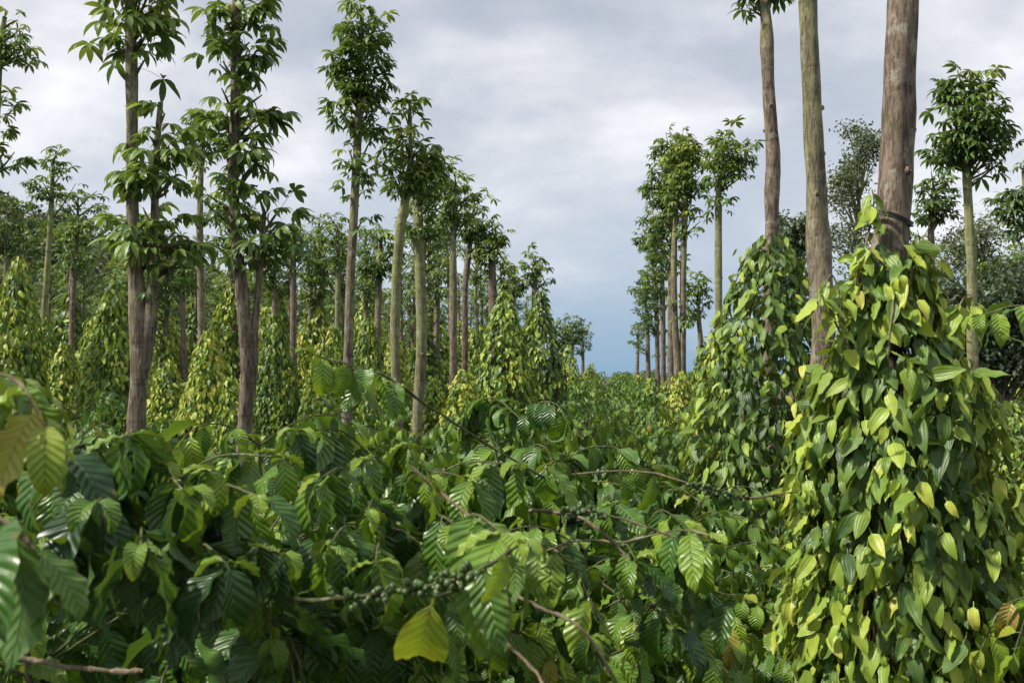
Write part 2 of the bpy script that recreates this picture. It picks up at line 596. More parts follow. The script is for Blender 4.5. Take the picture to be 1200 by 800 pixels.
def pepper_set(nx, ny):
    out = []
    for k, (b0, bend, fold, tw) in enumerate([(0.35, -0.7, 0.22, 0.15), (0.1, -0.5, 0.1, -0.2), (0.5, -1.1, 0.3, 0.0), (-0.1, 0.3, 0.35, 0.25), (0.2, -1.6, 0.45, 0.5), (0.0, 0.6, 0.5, -0.45), (.3, -.2, -.12, .1)]):
        out.append(leaf(1.0 if k % 3 else 1.1, (0.33, .36, .30, .35, .31, .34, .37)[k], prof_pepper, nx, ny, petiole=0.22, b0=b0, bend=bend, fold=fold, wave=0.09, wn_=1.5 + .3 * k, twist=tw, pw=0.012, seed=k))
    return out


def palm_set(nx, ny):
    """palmate kapok leaf: stalk along +Y, 5 to 7 narrow leaflets hanging from its end; unit = leaflet length"""
    out = []
    for k in range(4):
        rng = random.Random(40 + k)
        V, F, UV, n = [], [], [], 0
        pl = 0.9
        pet = np.array([(-0.012, 0, 0), (0.012, 0, 0), (-0.01, pl * .5, 0.08), (0.01, pl * .5, 0.08), (-0.008, pl, 0.05), (0.008, pl, 0.05)])
        V.append(pet)
        F.append(np.array([(0, 1, 3, 2), (2, 3, 5, 4)]))
        UV.append(np.full((6, 2), 0.5))
        n = 6
        m = 5 + k % 3
        for i in range(m):
            a = (i - (m - 1) / 2) / (m - 1) * R(rng.uniform(200, 260)) + rng.uniform(-.12, .12)
            L = rng.uniform(0.75, 1.05) * (1 - 0.2 * abs(a) / 2.2)
            v, f, u = leaf(L, 0.125, prof_lance, nx, ny, b0=rng.uniform(-0.5, 0.0), bend=rng.uniform(-1.5, -0.7), fold=0.3, seed=i, twist=rng.uniform(-.3, .3))
            ca, sa = math.cos(a), math.sin(a)
            x = v[:, 0] * ca + v[:, 1] * sa
            y = -v[:, 0] * sa + v[:, 1] * ca
            V.append(np.stack([x, y + pl, v[:, 2] + 0.05], 1))
            F.append(f + n)
            UV.append(u)
            n += len(v)
        out.append((np.concatenate(V), np.concatenate(F), np.concatenate(UV)))
    return out


COF_N, COF_M, COF_F = coffee_set(6, 16), coffee_set(4, 7), coffee_set(2, 3)
PEP_N, PEP_M, PEP_F = pepper_set(6, 8), pepper_set(4, 5), pepper_set(2, 3)
PAL_N, PAL_M, PAL_F = palm_set(2, 5), palm_set(2, 3), palm_set(1, 2)
BROAD = [leaf(1.0, 0.25, prof_lance, 2, 2, bend=-0.5, fold=0.2, seed=k) for k in range(2)]


def scatter(mb, sets, T, Y, Z, S, tone, mat, rng):
    T, Y, Z, S, tone = map(np.asarray, (T, Y, Z, S, tone))
    idx = rng.integers(0, len(sets), len(T))
    for k in range(len(sets)):
        q = idx == k
        if q.any():
            mb.leaves(sets[k], T[q], Y[q], Z[q], S[q], tone[q], mat)


# ------------------------------------------------------------------ ground
def build_ground():
    mb = MB()
    xs = np.concatenate([np.linspace(-900, -200, 8)[:-1], np.linspace(-200, 60, 66)[:-1], np.linspace(60, 900, 10)])
    ys = np.concatenate([np.linspace(-60, 0, 4)[:-1], np.linspace(0, 260, 66)[:-1], np.linspace(260, 1500, 8)])
    V = [(x, y, ground(x, y)) for y in ys for x in xs]
    F = [(j * len(xs) + i, j * len(xs) + i + 1, (j + 1) * len(xs) + i + 1, (j + 1) * len(xs) + i) for j in range(len(ys) - 1) for i in range(len(xs) - 1)]
    mb.add(V, F, [(v[0], v[1]) for v in V], 0.5, 0)
    o = mb.build('ground', [M_SOIL])
    tag(o, kind='structure')


build_ground()


# ------------------------------------------------------------------ kapok trees
def clump(mb, axis, c, rx, rz, nb, npl, size, sets, rng, tone=0.45, ry=None):
    """leafy clump round centre c: limbs from the trunk axis, palmate leaves along them. mats: 0 leaf, 1 twig"""
    c = np.asarray(c, float)
    ry = ry or rx
    T, Y, Z, S, TN = [], [], [], [], []
    for b in range(nb):
        # target point in the ellipsoid, biased outwards
        d = rng.normal(size=3)
        d /= np.linalg.norm(d)
        r = rng.uniform(0.35, 1.0) ** 0.6
        tgt = c + d * r * np.array((rx * .8, ry * .8, rz * .92))
        za = tgt[2] - rng.uniform(0.6, 1.3) * np.linalg.norm((tgt - c)[:2]) - 0.05
        i = int(np.argmin(np.abs(axis[:, 2] - za)))
        st = axis[i]
        mid = st * .45 + tgt * .55 + np.array((0, 0, 0.12 * rng.uniform(-.5, 1))) * np.linalg.norm(tgt - st)
        path = smooth_path([st, mid, tgt], 6)
        if rng.random() < .12:
            continue
        mb.tube(path, np.linspace(0.014, 0.004, 6) * (size / 0.13), 5, 1, 0.5, cap=False)
        for k in range(max(3, int(npl * .72))):
            s = 1 - abs(rng.normal()) * 0.28
            s = min(max(s, 0.15), 1.0)
            p = path[int(s * 5)] * (1 - (s * 5) % 1) + path[min(5, int(s * 5) + 1)] * ((s * 5) % 1)
            az = rng.uniform(0, 2 * np.pi)
            el = rng.uniform(-0.2, 0.9) if s > 0.9 else rng.uniform(-0.3, 0.5)
            y = np.array((math.cos(az) * math.cos(el), math.sin(az) * math.cos(el), math.sin(el)))
            out = (p - c)[:2]
            y[:2] += out / (np.linalg.norm(out) + .1) * 0.5
            T.append(p)
            Y.append(y)
            Z.append((rng.normal() * .3, rng.normal() * .3, 1))
            S.append(size * 1.12 * rng.uniform(0.6, 1.2))
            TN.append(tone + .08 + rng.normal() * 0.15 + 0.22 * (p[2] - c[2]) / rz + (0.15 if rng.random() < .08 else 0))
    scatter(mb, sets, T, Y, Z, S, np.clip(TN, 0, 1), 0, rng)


def trunk_mesh(mb, axis_pts, radii, sides, seed, knots=0):
    pts = smooth_path(axis_pts, 40 if sides >= 16 else 18)
    rr = np.interp(np.linspace(0, 1, len(pts)), np.linspace(0, 1, len(radii)), radii)
    rng = np.random.default_rng(seed)
    for k in range(3 + knots):       # scars and swellings along the pole
        c = rng.uniform(0.05, 0.95) * len(pts)
        rr = rr * (1 + rng.uniform(0.04, 0.12) * np.exp(-((np.arange(len(pts)) - c) / 1.1) ** 2))
    wob = np.stack([np.interp(np.arange(len(pts)), np.linspace(0, len(pts), 7), rng.normal(size=7) * 0.2) for _ in range(2)], 1) * rr[:, None] * 0.8
    pts[:, :2] += wob
    mb.tube(pts, rr, sides, 0, 0.5, noise_amp=0.2 if sides >= 12 else 0.14, seed=seed)
    for k in range(knots):           # stubs of cut side shoots
        i = rng.integers(3, len(pts) - 3)
        a = rng.uniform(0, 6.28)
        u = np.array((math.cos(a), math.sin(a), 0.25))
        q = pts[i] + u * rr[i] * 0.8
        mb.tube([q, q + u * rr[i] * .32, q + u * rr[i] * .42], [rr[i] * .36, rr[i] * .26, rr[i] * .12], 8, 0, 0.5)
    return pts


def hero_tree(label, pts, d, clumps, w, bark=None, seed=1, sides=12, sets=None, size=0.13, side_stems=(), tone=0.45, knots=4, wf=0.84, group='slender kapok support trees'):
    """pts: trunk from bottom to top in photo pixels; clumps: (px, py, rx_px, rz_px, branches, leaves per branch)"""
    b = base_at(pts[0][0], d)
    ax = [b] + [P(x, y, d) for x, y in pts if P(x, y, d)[2] > b[2] + .2]
    rad = [w[0]] + [x for x in np.interp(np.linspace(0, 1, len(ax) - 1), np.linspace(0, 1, len(w)), w)]
    k = d / FPX
    root = thing('kapok_tree', b, label, 'tree', group)
    tb = MB()
    axis = trunk_mesh(tb, ax, [r * k * wf for r in rad], sides, seed, knots)
    axes = [axis]
    for (sp, sw) in side_stems:
        q = [P(x, y, d) for x, y in sp]
        p = smooth_path(q, 16)
        tb.tube(p, np.interp(np.linspace(0, 1, 16), np.linspace(0, 1, len(sw)), [x * k for x in sw]), max(8, sides - 4), 0, 0.5, noise_amp=0.12, seed=seed + 5)
        axes.append(p)
    tb.build('trunk', [bark or M_BARK], root, origin=b)
    if clumps:
        mb = MB()
        rng = np.random.default_rng(seed + 100)
        for cl in clumps:
            px, py, rx, rz, nb, npl = cl[:6]
            A = axes[cl[6]] if len(cl) > 6 else axis
            c = P(px, py, d)
            clump(mb, A, c, rx * k, rz * k, nb, npl, size, sets or PAL_M, rng, tone)
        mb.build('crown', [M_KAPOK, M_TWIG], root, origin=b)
    return root


TREES = [
    # left side, nearest first
    dict(label='near tree at left whose grey trunk forks low into a second leafy stem', pts=[(157, 640), (158, 510), (163, 395), (156, 250), (154, 100), (150, -40), (150, -110)], d=5.5, w=[14, 14, 15, 10.5, 9.5, 8.5, 7, 5],
         clumps=[(154, 25, 42, 66, 22, 4), (152, -60, 45, 50, 10, 4), (188, 185, 26, 80, 20, 5, 1), (168, 265, 42, 46, 13, 5, 1), (200, 300, 40, 45, 10, 5, 1)],
         side_stems=[([(162, 470), (167, 425), (175, 380), (180, 300), (182, 200), (188, 120)], [5, 9.5, 9, 5, 4, 3])], sides=20, sets=PAL_N, size=0.13, tone=.52, wf=.70, seed=3, knots=7),
    dict(label='near tree with rough brown trunk and a side branch low on its right', pts=[(283, 660), (285, 545), (290, 420), (279, 300), (272, 200), (276, 90), (279, -30), (280, -90)], d=6.3, w=[12, 12, 11.5, 9, 8.5, 8, 6, 4],
         clumps=[(277, 40, 38, 66, 20, 5), (281, 135, 38, 66, 20, 5), (292, 195, 38, 45, 12, 5), (312, 270, 34, 54, 16, 5, 1), (256, 240, 26, 46, 7, 4), (278, -60, 38, 40, 8, 5)],
         side_stems=[([(288, 480), (296, 440), (299, 380), (306, 300), (310, 250)], [7, 6, 4.5, 3.5, 2])], sides=20, sets=PAL_N, size=0.128, tone=.5, wf=.72, seed=4, bark=M_BARK_BROWN, knots=7),
    dict(label='tree cut off by the left picture edge, tall loose crown, no trunk seen', pts=[(-14, 520), (-12, 300), (-8, 200), (0, 60), (6, 20)], d=9, w=[8, 7, 5, 3],
         clumps=[(8, 60, 30, 50, 16, 6), (4, 130, 28, 40, 10, 6), (4, 185, 22, 30, 7, 5)], size=0.13, seed=5),
    dict(label='thin pale green pole tree with small round crown near left edge', pts=[(42, 520), (44, 440), (53, 340), (59, 245), (62, 190)], d=15, w=[4.6, 4.2, 3.6, 2.5],
         clumps=[(61, 206, 35, 40, 26, 7)], bark=M_BARK_GREEN, seed=6),
    dict(label='dark low crowned tree at left edge above the leftmost vine column', pts=[(6, 470), (8, 330), (10, 250)], d=14, w=[4.5, 3.5, 2],
         clumps=[(14, 265, 42, 42, 30, 7), (-20, 255, 30, 35, 10, 6)], seed=7, tone=0.3),
    dict(label='small brown trunked tree between the thin pale pole and the forked tree', pts=[(80, 520), (82, 440), (86, 340), (90, 280)], d=17, w=[5, 4.4, 3.6, 2.2],
         clumps=[(89, 290, 20, 38, 20, 7)], bark=M_BARK_BROWN, seed=8),
    dict(label='grey trunked tree standing above the yellow vine column, between the two near trees', pts=[(236, 500), (236, 400), (234, 300), (236, 170), (236, 140)], d=12, w=[5.5, 5.2, 4.6, 3, 2],
         clumps=[(236, 165, 22, 45, 16, 7), (240, 235, 20, 40, 8, 5)], seed=9),
    dict(label='tree with plain bare trunk and small crown just right of the second near tree', pts=[(347, 540), (345, 470), (344, 330), (343, 280)], d=15, w=[5, 4.6, 4, 2.4],
         clumps=[(345, 296, 24, 36, 24, 7)], seed=10, bark=M_BARK_BROWN),
    dict(label='tallest crown left of the open sky, on a thin grey green trunk', pts=[(405, 560), (407, 430), (411, 330), (416, 230), (421, 120), (424, 20)], d=9.5, w=[7, 6.5, 6, 5.5, 5, 2.5],
         clumps=[(423, 60, 44, 66, 42, 8), (420, 125, 36, 50, 20, 7), (414, 195, 22, 45, 9, 6), (417, 245, 18, 30, 6, 4)], sides=14, seed=11),
    dict(label='small narrow crowned tree just left of the tallest crowned trunk', pts=[(393, 540), (394, 470), (396, 330), (395, 270)], d=17, w=[4.6, 4.2, 3.4, 2],
         clumps=[(396, 285, 17, 36, 18, 7)], bark=M_BARK_GREEN, seed=12),
    dict(label='grey trunked tree with broad crown between the tallest crown and the curved green trunk', pts=[(443, 520), (443, 420), (443, 330), (446, 285)], d=14, w=[5.2, 5, 4.4, 2.4],
         clumps=[(446, 296, 28, 36, 28, 7)], seed=13),
    dict(label='tree with curved green trunk, left one of the close pair', pts=[(466, 560), (466, 490), (463, 400), (464, 330), (472, 260), (481, 200), (480, 120)], d=10, w=[7.5, 7.2, 6.8, 6.4, 5.5, 4, 2],
         clumps=[(478, 190, 36, 46, 30, 8), (476, 128, 12, 26, 6, 6)], bark=M_BARK_GREEN, sides=14, seed=14, tone=0.5),
    dict(label='tree with straight trunk, right one of the close pair', pts=[(489, 560), (489, 490), (493, 400), (491, 300), (489, 230), (498, 170)], d=10.6, w=[7.5, 7, 6.6, 6.2, 5.5, 3],
         clumps=[(503, 195, 30, 48, 28, 8), (500, 260, 22, 40, 12, 6)], bark=M_BARK_GREEN, sides=14, seed=15),
    dict(label='tree with smooth trunk standing out of the low bright vine right of the pair', pts=[(532, 520), (531, 450), (531, 360), (531, 270), (534, 215)], d=13, w=[6, 5.4, 5, 4.6, 2.5],
         clumps=[(534, 236, 32, 42, 34, 7)], seed=16),
    dict(label='thin bent trunked tree directly left of the tall bright vine column', pts=[(544, 520), (545, 420), (544, 350), (550, 290), (556, 240)], d=15, w=[4.6, 4.2, 4, 3.6, 2],
         clumps=[(558, 256, 25, 36, 26, 7)], seed=17, bark=M_BARK_BROWN),
    dict(label='tree whose crown sits right on top of the tall bright vine column', pts=[(580, 470), (580, 400), (577, 340), (577, 290)], d=15, w=[6, 6, 6, 3],
         clumps=[(579, 300, 24, 38, 28, 7)], seed=18, bark=M_BARK_BROWN),
    dict(label='small crowned tree between the two tall vine columns by the open lane', pts=[(600, 470), (598, 400), (600, 350), (602, 320)], d=17, w=[5, 5, 4.5, 2.5],
         clumps=[(600, 328, 17, 27, 18, 7)], seed=19, bark=M_BARK_BROWN),
    dict(label='tree with small tuft crown on top of the right tall vine column', pts=[(630, 470), (629, 400), (627, 345), (628, 310)], d=18, w=[5, 5, 4, 2.2],
         clumps=[(628, 317, 20, 26, 22, 7)], seed=20),
    # right of the open sky
    dict(label='foremost thick brown trunk bound with black straps, top out of frame', pts=[(1032, 700), (1034, 480), (1036, 350), (1048, 200), (1056, 60), (1062, -80), (1066, -200)], d=3.9, w=[27, 26, 25, 21.5, 19.5, 18, 16],
         clumps=[(1064, -240, 90, 90, 16, 6)], sides=28, sets=PAL_M, size=0.15, seed=21, bark=M_BARK_BROWN, knots=9),
    dict(label='bare trunk just left of the strapped trunk, greenish near the top', pts=[(963, 640), (963, 430), (962, 330), (956, 200), (950, 60), (946, -40), (944, -160)], d=5.8, w=[16, 15.5, 14.5, 13.5, 12.5, 12, 9],
         clumps=[(944, -190, 60, 70, 16, 6)], sides=22, seed=22, knots=7),
    dict(label='slightly crooked bare trunk rising from the shaded vine column, crown cut by the top edge', pts=[(903, 480), (905, 260), (906, 185), (901, 110), (899, 40), (897, 0), (896, -40)], d=7.6, w=[10, 9.5, 10, 8.5, 8, 7, 4],
         clumps=[(895, -32, 34, 38, 24, 7), (885, 5, 16, 12, 3, 3)], sides=18, seed=23, knots=5, bark=M_BARK_BROWN),
    dict(label='slim tree with loose crown standing left of the shaded vine column', pts=[(843, 470), (843, 370), (842, 250), (845, 185)], d=12.5, w=[5.4, 5, 4.4, 2.4],
         clumps=[(855, 185, 33, 38, 34, 8), (842, 225, 14, 26, 6, 5)], bark=M_BARK_GREEN, seed=24),
    dict(label='tree with bright green crown and twin pale trunks at the right side of the lane', pts=[(802, 560), (800, 480), (801, 330), (803, 240), (804, 180)], d=14, w=[5, 4.8, 4.4, 4, 2],
         clumps=[(804, 205, 30, 56, 50, 9), (814, 262, 14, 34, 8, 5), (803, 370, 13, 40, 10, 5)], side_stems=[([(797, 470), (791, 380), (790, 300), (794, 220)], [4.6, 4, 3.6, 2])], seed=25, tone=0.6),
    dict(label='dark green crowned tree leaning over the lane from the right', pts=[(786, 560), (787, 480), (787, 330), (788, 200)], d=16, w=[4.4, 4.2, 3.8, 2.2],
         clumps=[(788, 185, 34, 38, 40, 9), (774, 235, 24, 48, 34, 9), (784, 285, 26, 50, 20, 7)], seed=26, tone=0.35),
    dict(label='low crowned tree further back on the right side of the lane', pts=[(772, 520), (771, 460), (769, 350), (766, 290)], d=21, w=[3.6, 3.4, 3.2, 2],
         clumps=[(762, 285, 26, 42, 34, 8), (757, 345, 20, 45, 24, 8), (776, 370, 14, 50, 12, 6)], seed=27, tone=0.35),
    dict(label='narrow tree next back along the right side of the lane', pts=[(761, 500), (760, 450), (758, 390), (758, 330)], d=27, w=[3.4, 3.2, 2.8, 1.6],
         clumps=[(752, 345, 17, 38, 30, 8), (750, 395, 12, 30, 14, 7)], seed=28, tone=0.35, sides=10),
    dict(label='farthest little tree on the right side of the lane', pts=[(747, 470), (747, 430), (748, 390)], d=38, w=[2.4, 2.3, 1.3],
         clumps=[(749, 392, 11, 24, 18, 7)], seed=29, tone=0.35, sides=8),
    dict(label='big round crowned tree with smooth green trunk right of the strapped trunk', pts=[(1140, 520), (1138, 380), (1136, 280), (1133, 200), (1134, 120)], d=8.6, w=[8, 7.2, 6.4, 5.6, 3],
         clumps=[(1134, 135, 50, 62, 44, 8), (1126, 95, 30, 28, 10, 7), (1152, 165, 42, 38, 16, 6), (1112, 180, 28, 30, 8, 5)], bark=M_BARK_GREEN, sides=16, seed=30, tone=0.32),
    dict(label='short dark tree half hidden between the strapped trunk and the round crowned tree', pts=[(1096, 480), (1093, 380), (1091, 280), (1094, 220)], d=12.5, w=[5, 4.8, 4.4, 2.4],
         clumps=[(1095, 228, 27, 38, 26, 7)], seed=31, tone=0.28, bark=M_BARK_BROWN),
    dict(label='tree cut off by the right picture edge with hanging dark leaves', pts=[(1212, 520), (1210, 380), (1206, 260), (1200, 200)], d=10, w=[7, 6, 5, 3],
         clumps=[(1198, 235, 30, 52, 26, 7)], seed=32, tone=0.3),
    dict(label='tree squeezed behind the dark leaning crown on the right lane side', pts=[(778, 520), (778, 440), (776, 330), (775, 270)], d=18.5, w=[3.6, 3.4, 3, 2], clumps=[(775, 275, 22, 45, 26, 8), (768, 330, 16, 40, 14, 7)], seed=36, tone=0.4),
    dict(label='slender tree between the slim loose crowned tree and the twin trunks', pts=[(822, 520), (822, 440), (820, 390), (818, 350)], d=17, w=[4.2, 4, 3.4, 2], clumps=[(818, 352, 17, 32, 20, 7)], seed=37, tone=0.4),
    dict(label='small tree behind the yellow vine column left of the second near trunk', pts=[(216, 520), (216, 420), (214, 350), (214, 310)], d=17.5, w=[4.4, 4.2, 3.6, 2], clumps=[(213, 320, 22, 36, 22, 7)], seed=38),
    dict(label='thin tree between the plain bare trunk and the tallest crowned tree', pts=[(366, 520), (366, 440), (364, 370), (364, 330)], d=19, w=[3.8, 3.6, 3.2, 2], clumps=[(364, 335, 17, 30, 20, 7)], seed=39),
    dict(label='small crowned tree just behind the second near trunk, to its right', pts=[(322, 520), (322, 430), (322, 350), (321, 310)], d=18, w=[4.4, 4.2, 3.6, 2], clumps=[(321, 322, 22, 34, 22, 7)], seed=40),
    dict(label='small tree whose crown fills the gap left of the curved green trunk', pts=[(430, 520), (430, 430), (429, 370), (430, 340)], d=20, w=[3.8, 3.6, 3.2, 2], clumps=[(430, 345, 18, 26, 20, 7)], seed=41),
    dict(label='small tree half hidden between the trunk pair and the smooth trunk', pts=[(512, 520), (512, 430), (512, 350), (512, 320)], d=18.5, w=[4.2, 4, 3.4, 2], clumps=[(512, 325, 18, 34, 22, 7)], seed=42),
    # far group left of the lane end
    dict(label='left one of three small umbrella crowned trees at the far lane end', pts=[(659, 470), (659, 430), (660, 390)], d=36, w=[2.4, 2.3, 1.3], clumps=[(659, 390, 17, 22, 46, 9)], seed=33, sides=8, tone=0.35),
    dict(label='middle one of three small umbrella crowned trees at the far lane end', pts=[(671, 470), (671, 430), (671, 385)], d=39, w=[2.6, 2.4, 1.3], clumps=[(671, 385, 18, 22, 50, 9)], seed=34, sides=8, tone=0.35),
    dict(label='right one of three small umbrella crowned trees at the far lane end', pts=[(683, 470), (683, 430), (682, 395)], d=42, w=[2.6, 2.4, 1.3], clumps=[(683, 397, 14, 23, 44, 9)], seed=35, sides=8, tone=0.35),
]
for t in TREES:
    hero_tree(**t)


# ------------------------------------------------------------------ pepper vine columns
def pepper_column(label, b, h, prof, n, size, sets, seed, tone=0.5, lean=(0, 0), group='pepper vine columns', stems=5, lumps=0.25, rfar=None):
    """vine covering its support tree: leaves hang like shingles on the profile prof = [(z, r), ...]"""
    rng = np.random.default_rng(seed)
    root = thing('pepper_vine', b, label, 'vine', group)
    zs, rs = zip(*prof)
    # heights weighted by circumference
    grid = np.linspace(0.1, h, 200)
    wgt = np.interp(grid, zs, rs) + 0.04
    z = rng.choice(grid, n, p=wgt / wgt.sum()) + rng.uniform(-.02, .02, n)
    az = rng.uniform(0, 2 * np.pi, n)
    r = np.interp(z, zs, rs)
    lump = np.array([noise.noise(Vector((math.cos(a) * 1.7 + seed, math.sin(a) * 1.7, q * 2.2))) for a, q in zip(az, z)])
    lump += 0.5 * np.array([noise.noise(Vector((math.cos(a) * 4 + seed, math.sin(a) * 4, q * 6))) for a, q in zip(az, z)])
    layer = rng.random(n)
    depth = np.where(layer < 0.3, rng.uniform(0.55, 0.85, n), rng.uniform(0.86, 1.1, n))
    rr = r * (1 + lumps * 1.6 * lump) * depth + 0.02
    shoot = rng.random(n) < 0.05
    rr[shoot] += rng.uniform(0.02, 0.1, shoot.sum())
    out = np.stack([np.cos(az), np.sin(az), np.zeros(n)], 1)
    T = out * rr[:, None]
    T[:, 2] = z
    T[:, 0] += lean[0] * z / h
    T[:, 1] += lean[1] * z / h
    # each leaf hangs, face outwards, with its own sway
    side = np.stack([-np.sin(az), np.cos(az), np.zeros(n)], 1)
    Y = out * rng.uniform(-0.02, 0.55, n)[:, None] + side * rng.normal(0, 0.42, n)[:, None] + np.array((0, 0, -1.0)) * rng.uniform(0.7, 1.2, n)[:, None]
    Z = out * 1.0 + side * rng.normal(0, 0.7, n)[:, None] + np.array((0, 0, 1.0)) * rng.uniform(.1, 1.1, n)[:, None]
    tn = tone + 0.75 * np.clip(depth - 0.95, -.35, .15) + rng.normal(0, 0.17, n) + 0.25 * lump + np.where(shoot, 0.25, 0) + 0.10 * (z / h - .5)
    wild = rng.random(n) < .05
    Y[wild] += np.stack([rng.normal(0, .6, n), rng.normal(0, .6, n), rng.uniform(.2, 1.0, n)], 1)[wild]
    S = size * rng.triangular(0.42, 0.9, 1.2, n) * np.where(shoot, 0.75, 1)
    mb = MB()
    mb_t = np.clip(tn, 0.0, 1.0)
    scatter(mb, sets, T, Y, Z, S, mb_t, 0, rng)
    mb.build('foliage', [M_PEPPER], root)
    st = MB()
    for k in range(stems):
        a0 = rng.uniform(0, 6.28)
        zz2 = np.linspace(0.0, h * rng.uniform(.8, .97), 16)
        a = a0 + np.cumsum(rng.normal(0, 0.25, 16))
        rad = np.interp(zz2, zs, rs) * 0.45 + .02
        p = np.stack([np.cos(a) * rad + lean[0] * zz2 / h, np.sin(a) * rad + lean[1] * zz2 / h, zz2], 1)
        st.tube(p, np.linspace(0.012, 0.004, 16), 6, 0, 0.5, cap=False)
    st.build('stem', [M_WOOD], root)
    return root


# foremost column
b1 = base_at(1048, 3.85)
b1 = b1 + np.array((0.02, -0.02, 0))
pepper_column('foremost yellow green vine column climbing the strapped trunk', b1, 2.82,
              [(0, .30), (0.9, .30), (1.4, .325), (1.9, .325), (2.1, .30), (2.3, .24), (2.5, .155), (2.82, .085)], 4600, 0.118, PEP_N, 51, tone=0.585, lean=(-0.03, 0), lumps=0.16, stems=8)
b2 = base_at(893, 6.7)
pepper_column('shaded dark vine column left of the foremost one', b2, 3.28,
              [(0, .46), (1.4, .45), (2.0, .41), (2.5, .33), (3.0, .19), (3.3, .04)], 4600, 0.112, PEP_M, 52, tone=0.44, lean=(0.06, 0), lumps=0.2)
pepper_column('vine column squeezed between the foremost and the shaded column', base_at(982, 5.55), 2.2,
              [(0, .26), (1.6, .24), (2.0, .17), (2.2, .06)], 1500, 0.115, PEP_M, 53, tone=0.6)

# generic column kinds, built once and then copied
VARS = []


def column_proto(seed, tone, sets, n, size, label, b, sc, rz, group='pepper vine columns'):
    o = pepper_column(label, b, 3.3, [(0, .50), (1.0, .48), (1.8, .40), (2.5, .27), (3.0, .13), (3.3, .03)], n, size, sets, seed, tone=tone, lean=(.03, .02), lumps=0.13, stems=3, group=group)
    o.scale = sc
    o.rotation_euler = (0, 0, rz)
    return o


COLS = [
    # px, apex py, half width px at foot, depth, tone index, label
    (590, 338, 44, 14.2, 1, 'tall bright vine column, left one of the two beside the open lane'),
    (631, 338, 38, 16.2, 0, 'tall darker vine column, right one of the two beside the open lane'),
    (128, 325, 42, 12.5, 0, 'broad dark green vine column behind the near forked tree'),
    (16, 300, 44, 12, 1, 'leftmost vine column under the dark low crown'),
    (240, 385, 46, 10.3, 2, 'bright yellow vine column between the two near tree trunks'),
    (200, 420, 40, 11.5, 1, 'low vine column just right of the forked tree trunk'),
    (322, 365, 36, 13.5, 0, 'vine column between the second near trunk and the plain bare trunk'),
    (372, 400, 34, 12.5, 1, 'vine column right of the plain bare trunk'),
    (427, 372, 34, 13.5, 0, 'vine column behind the tallest crowned tree trunk'),
    (541, 430, 40, 12, 2, 'low bright vine column around the smooth trunk right of the pair'),
    (505, 440, 36, 13, 1, 'low vine column behind the trunk pair, on its right'),
    (450, 430, 36, 12, 0, 'low vine column behind the trunk pair, on its left'),
    (75, 400, 36, 14, 1, 'low vine column between the leftmost and the broad dark column'),
    (280, 440, 40, 9.2, 1, 'vine column behind the second near trunk'),
    (664, 402, 22, 26, 2, 'small vine column below the far umbrella crowned trees'),
    (690, 425, 17, 34, 2, 'farthest vine column on the left side of the lane'),
    (833, 362, 36, 10.2, 2, 'bright vine column peeping out left of the shaded column'),
    (803, 432, 32, 12.8, 2, 'yellow vine column at the feet of the twin trunks'),
    (781, 445, 26, 16, 2, 'yellow vine column on the right lane side below the dark crown'),
    (764, 440, 22, 21, 1, 'small vine column further along the right lane side'),
    (753, 438, 16, 28, 2, 'farthest vine column on the right side of the lane'),
    (1135, 440, 46, 9, 1, 'vine column under the big round crowned tree'),
    (1185, 470, 44, 9.8, 1, 'vine column low at the right picture edge'),
    (100, 372, 30, 16, 1, 'vine column behind and left of the broad dark one'),
    (162, 395, 30, 15, 2, 'light vine column right behind the forked trunk'),
    (345, 385, 28, 16, 2, 'light vine column at the foot of the plain bare trunk'),
    (396, 380, 28, 16, 1, 'vine column just left of the tallest crowned tree trunk'),
    (466, 395, 28, 16, 2, 'light vine column seen between the two trunks of the pair'),
    (562, 385, 28, 17, 1, 'vine column behind the thin bent trunk, next to the tall bright one'),
    (612, 395, 24, 19, 2, 'yellow vine column in the notch between the two tall lane columns'),
    (50, 365, 32, 15, 2, 'light vine column at the foot of the thin pale green pole tree'),
    (296, 385, 28, 15, 2, 'light vine column right behind the second near trunk'),
    (820, 400, 26, 14, 1, 'vine column between the twin trunks and the slim loose crowned tree'),
    (1096, 425, 34, 12, 0, 'vine column behind the right shoulder of the foremost one'),
]
protos = {}
TONE = (0.48, 0.66, 0.78)
NAMES_G = 'pepper vine columns'
for i, (px, py, hw, d, tn, lab) in enumerate(COLS):
    b = base_at(px, d)
    top = P(px, py, d)[2] - b[2]
    s = top / 3.3
    sr = hw * d / FPX / 0.53
    key = (tn, i % 2 if d < 20 else 2)
    if key not in protos:
        fine = d < 20
        protos[key] = column_proto(60 + i, TONE[tn], PEP_M if fine else PEP_F, 4200 if fine else 2600, 0.12 if fine else 0.14, lab, b, (sr, sr, s), 0.0)
    else:
        o = copy_thing(protos[key], b, lab, rz=i * 1.3, scale=(sr, sr, s))
        o.rotation_euler = (R(2.2) * math.sin(i * 2.1), R(2.2) * math.cos(i * 3.3), i * 1.3)

# more of the same behind, row after row
far_col = {}
far_tree = []
rng = random.Random(77)
LANE = (710 - 600) / FPX


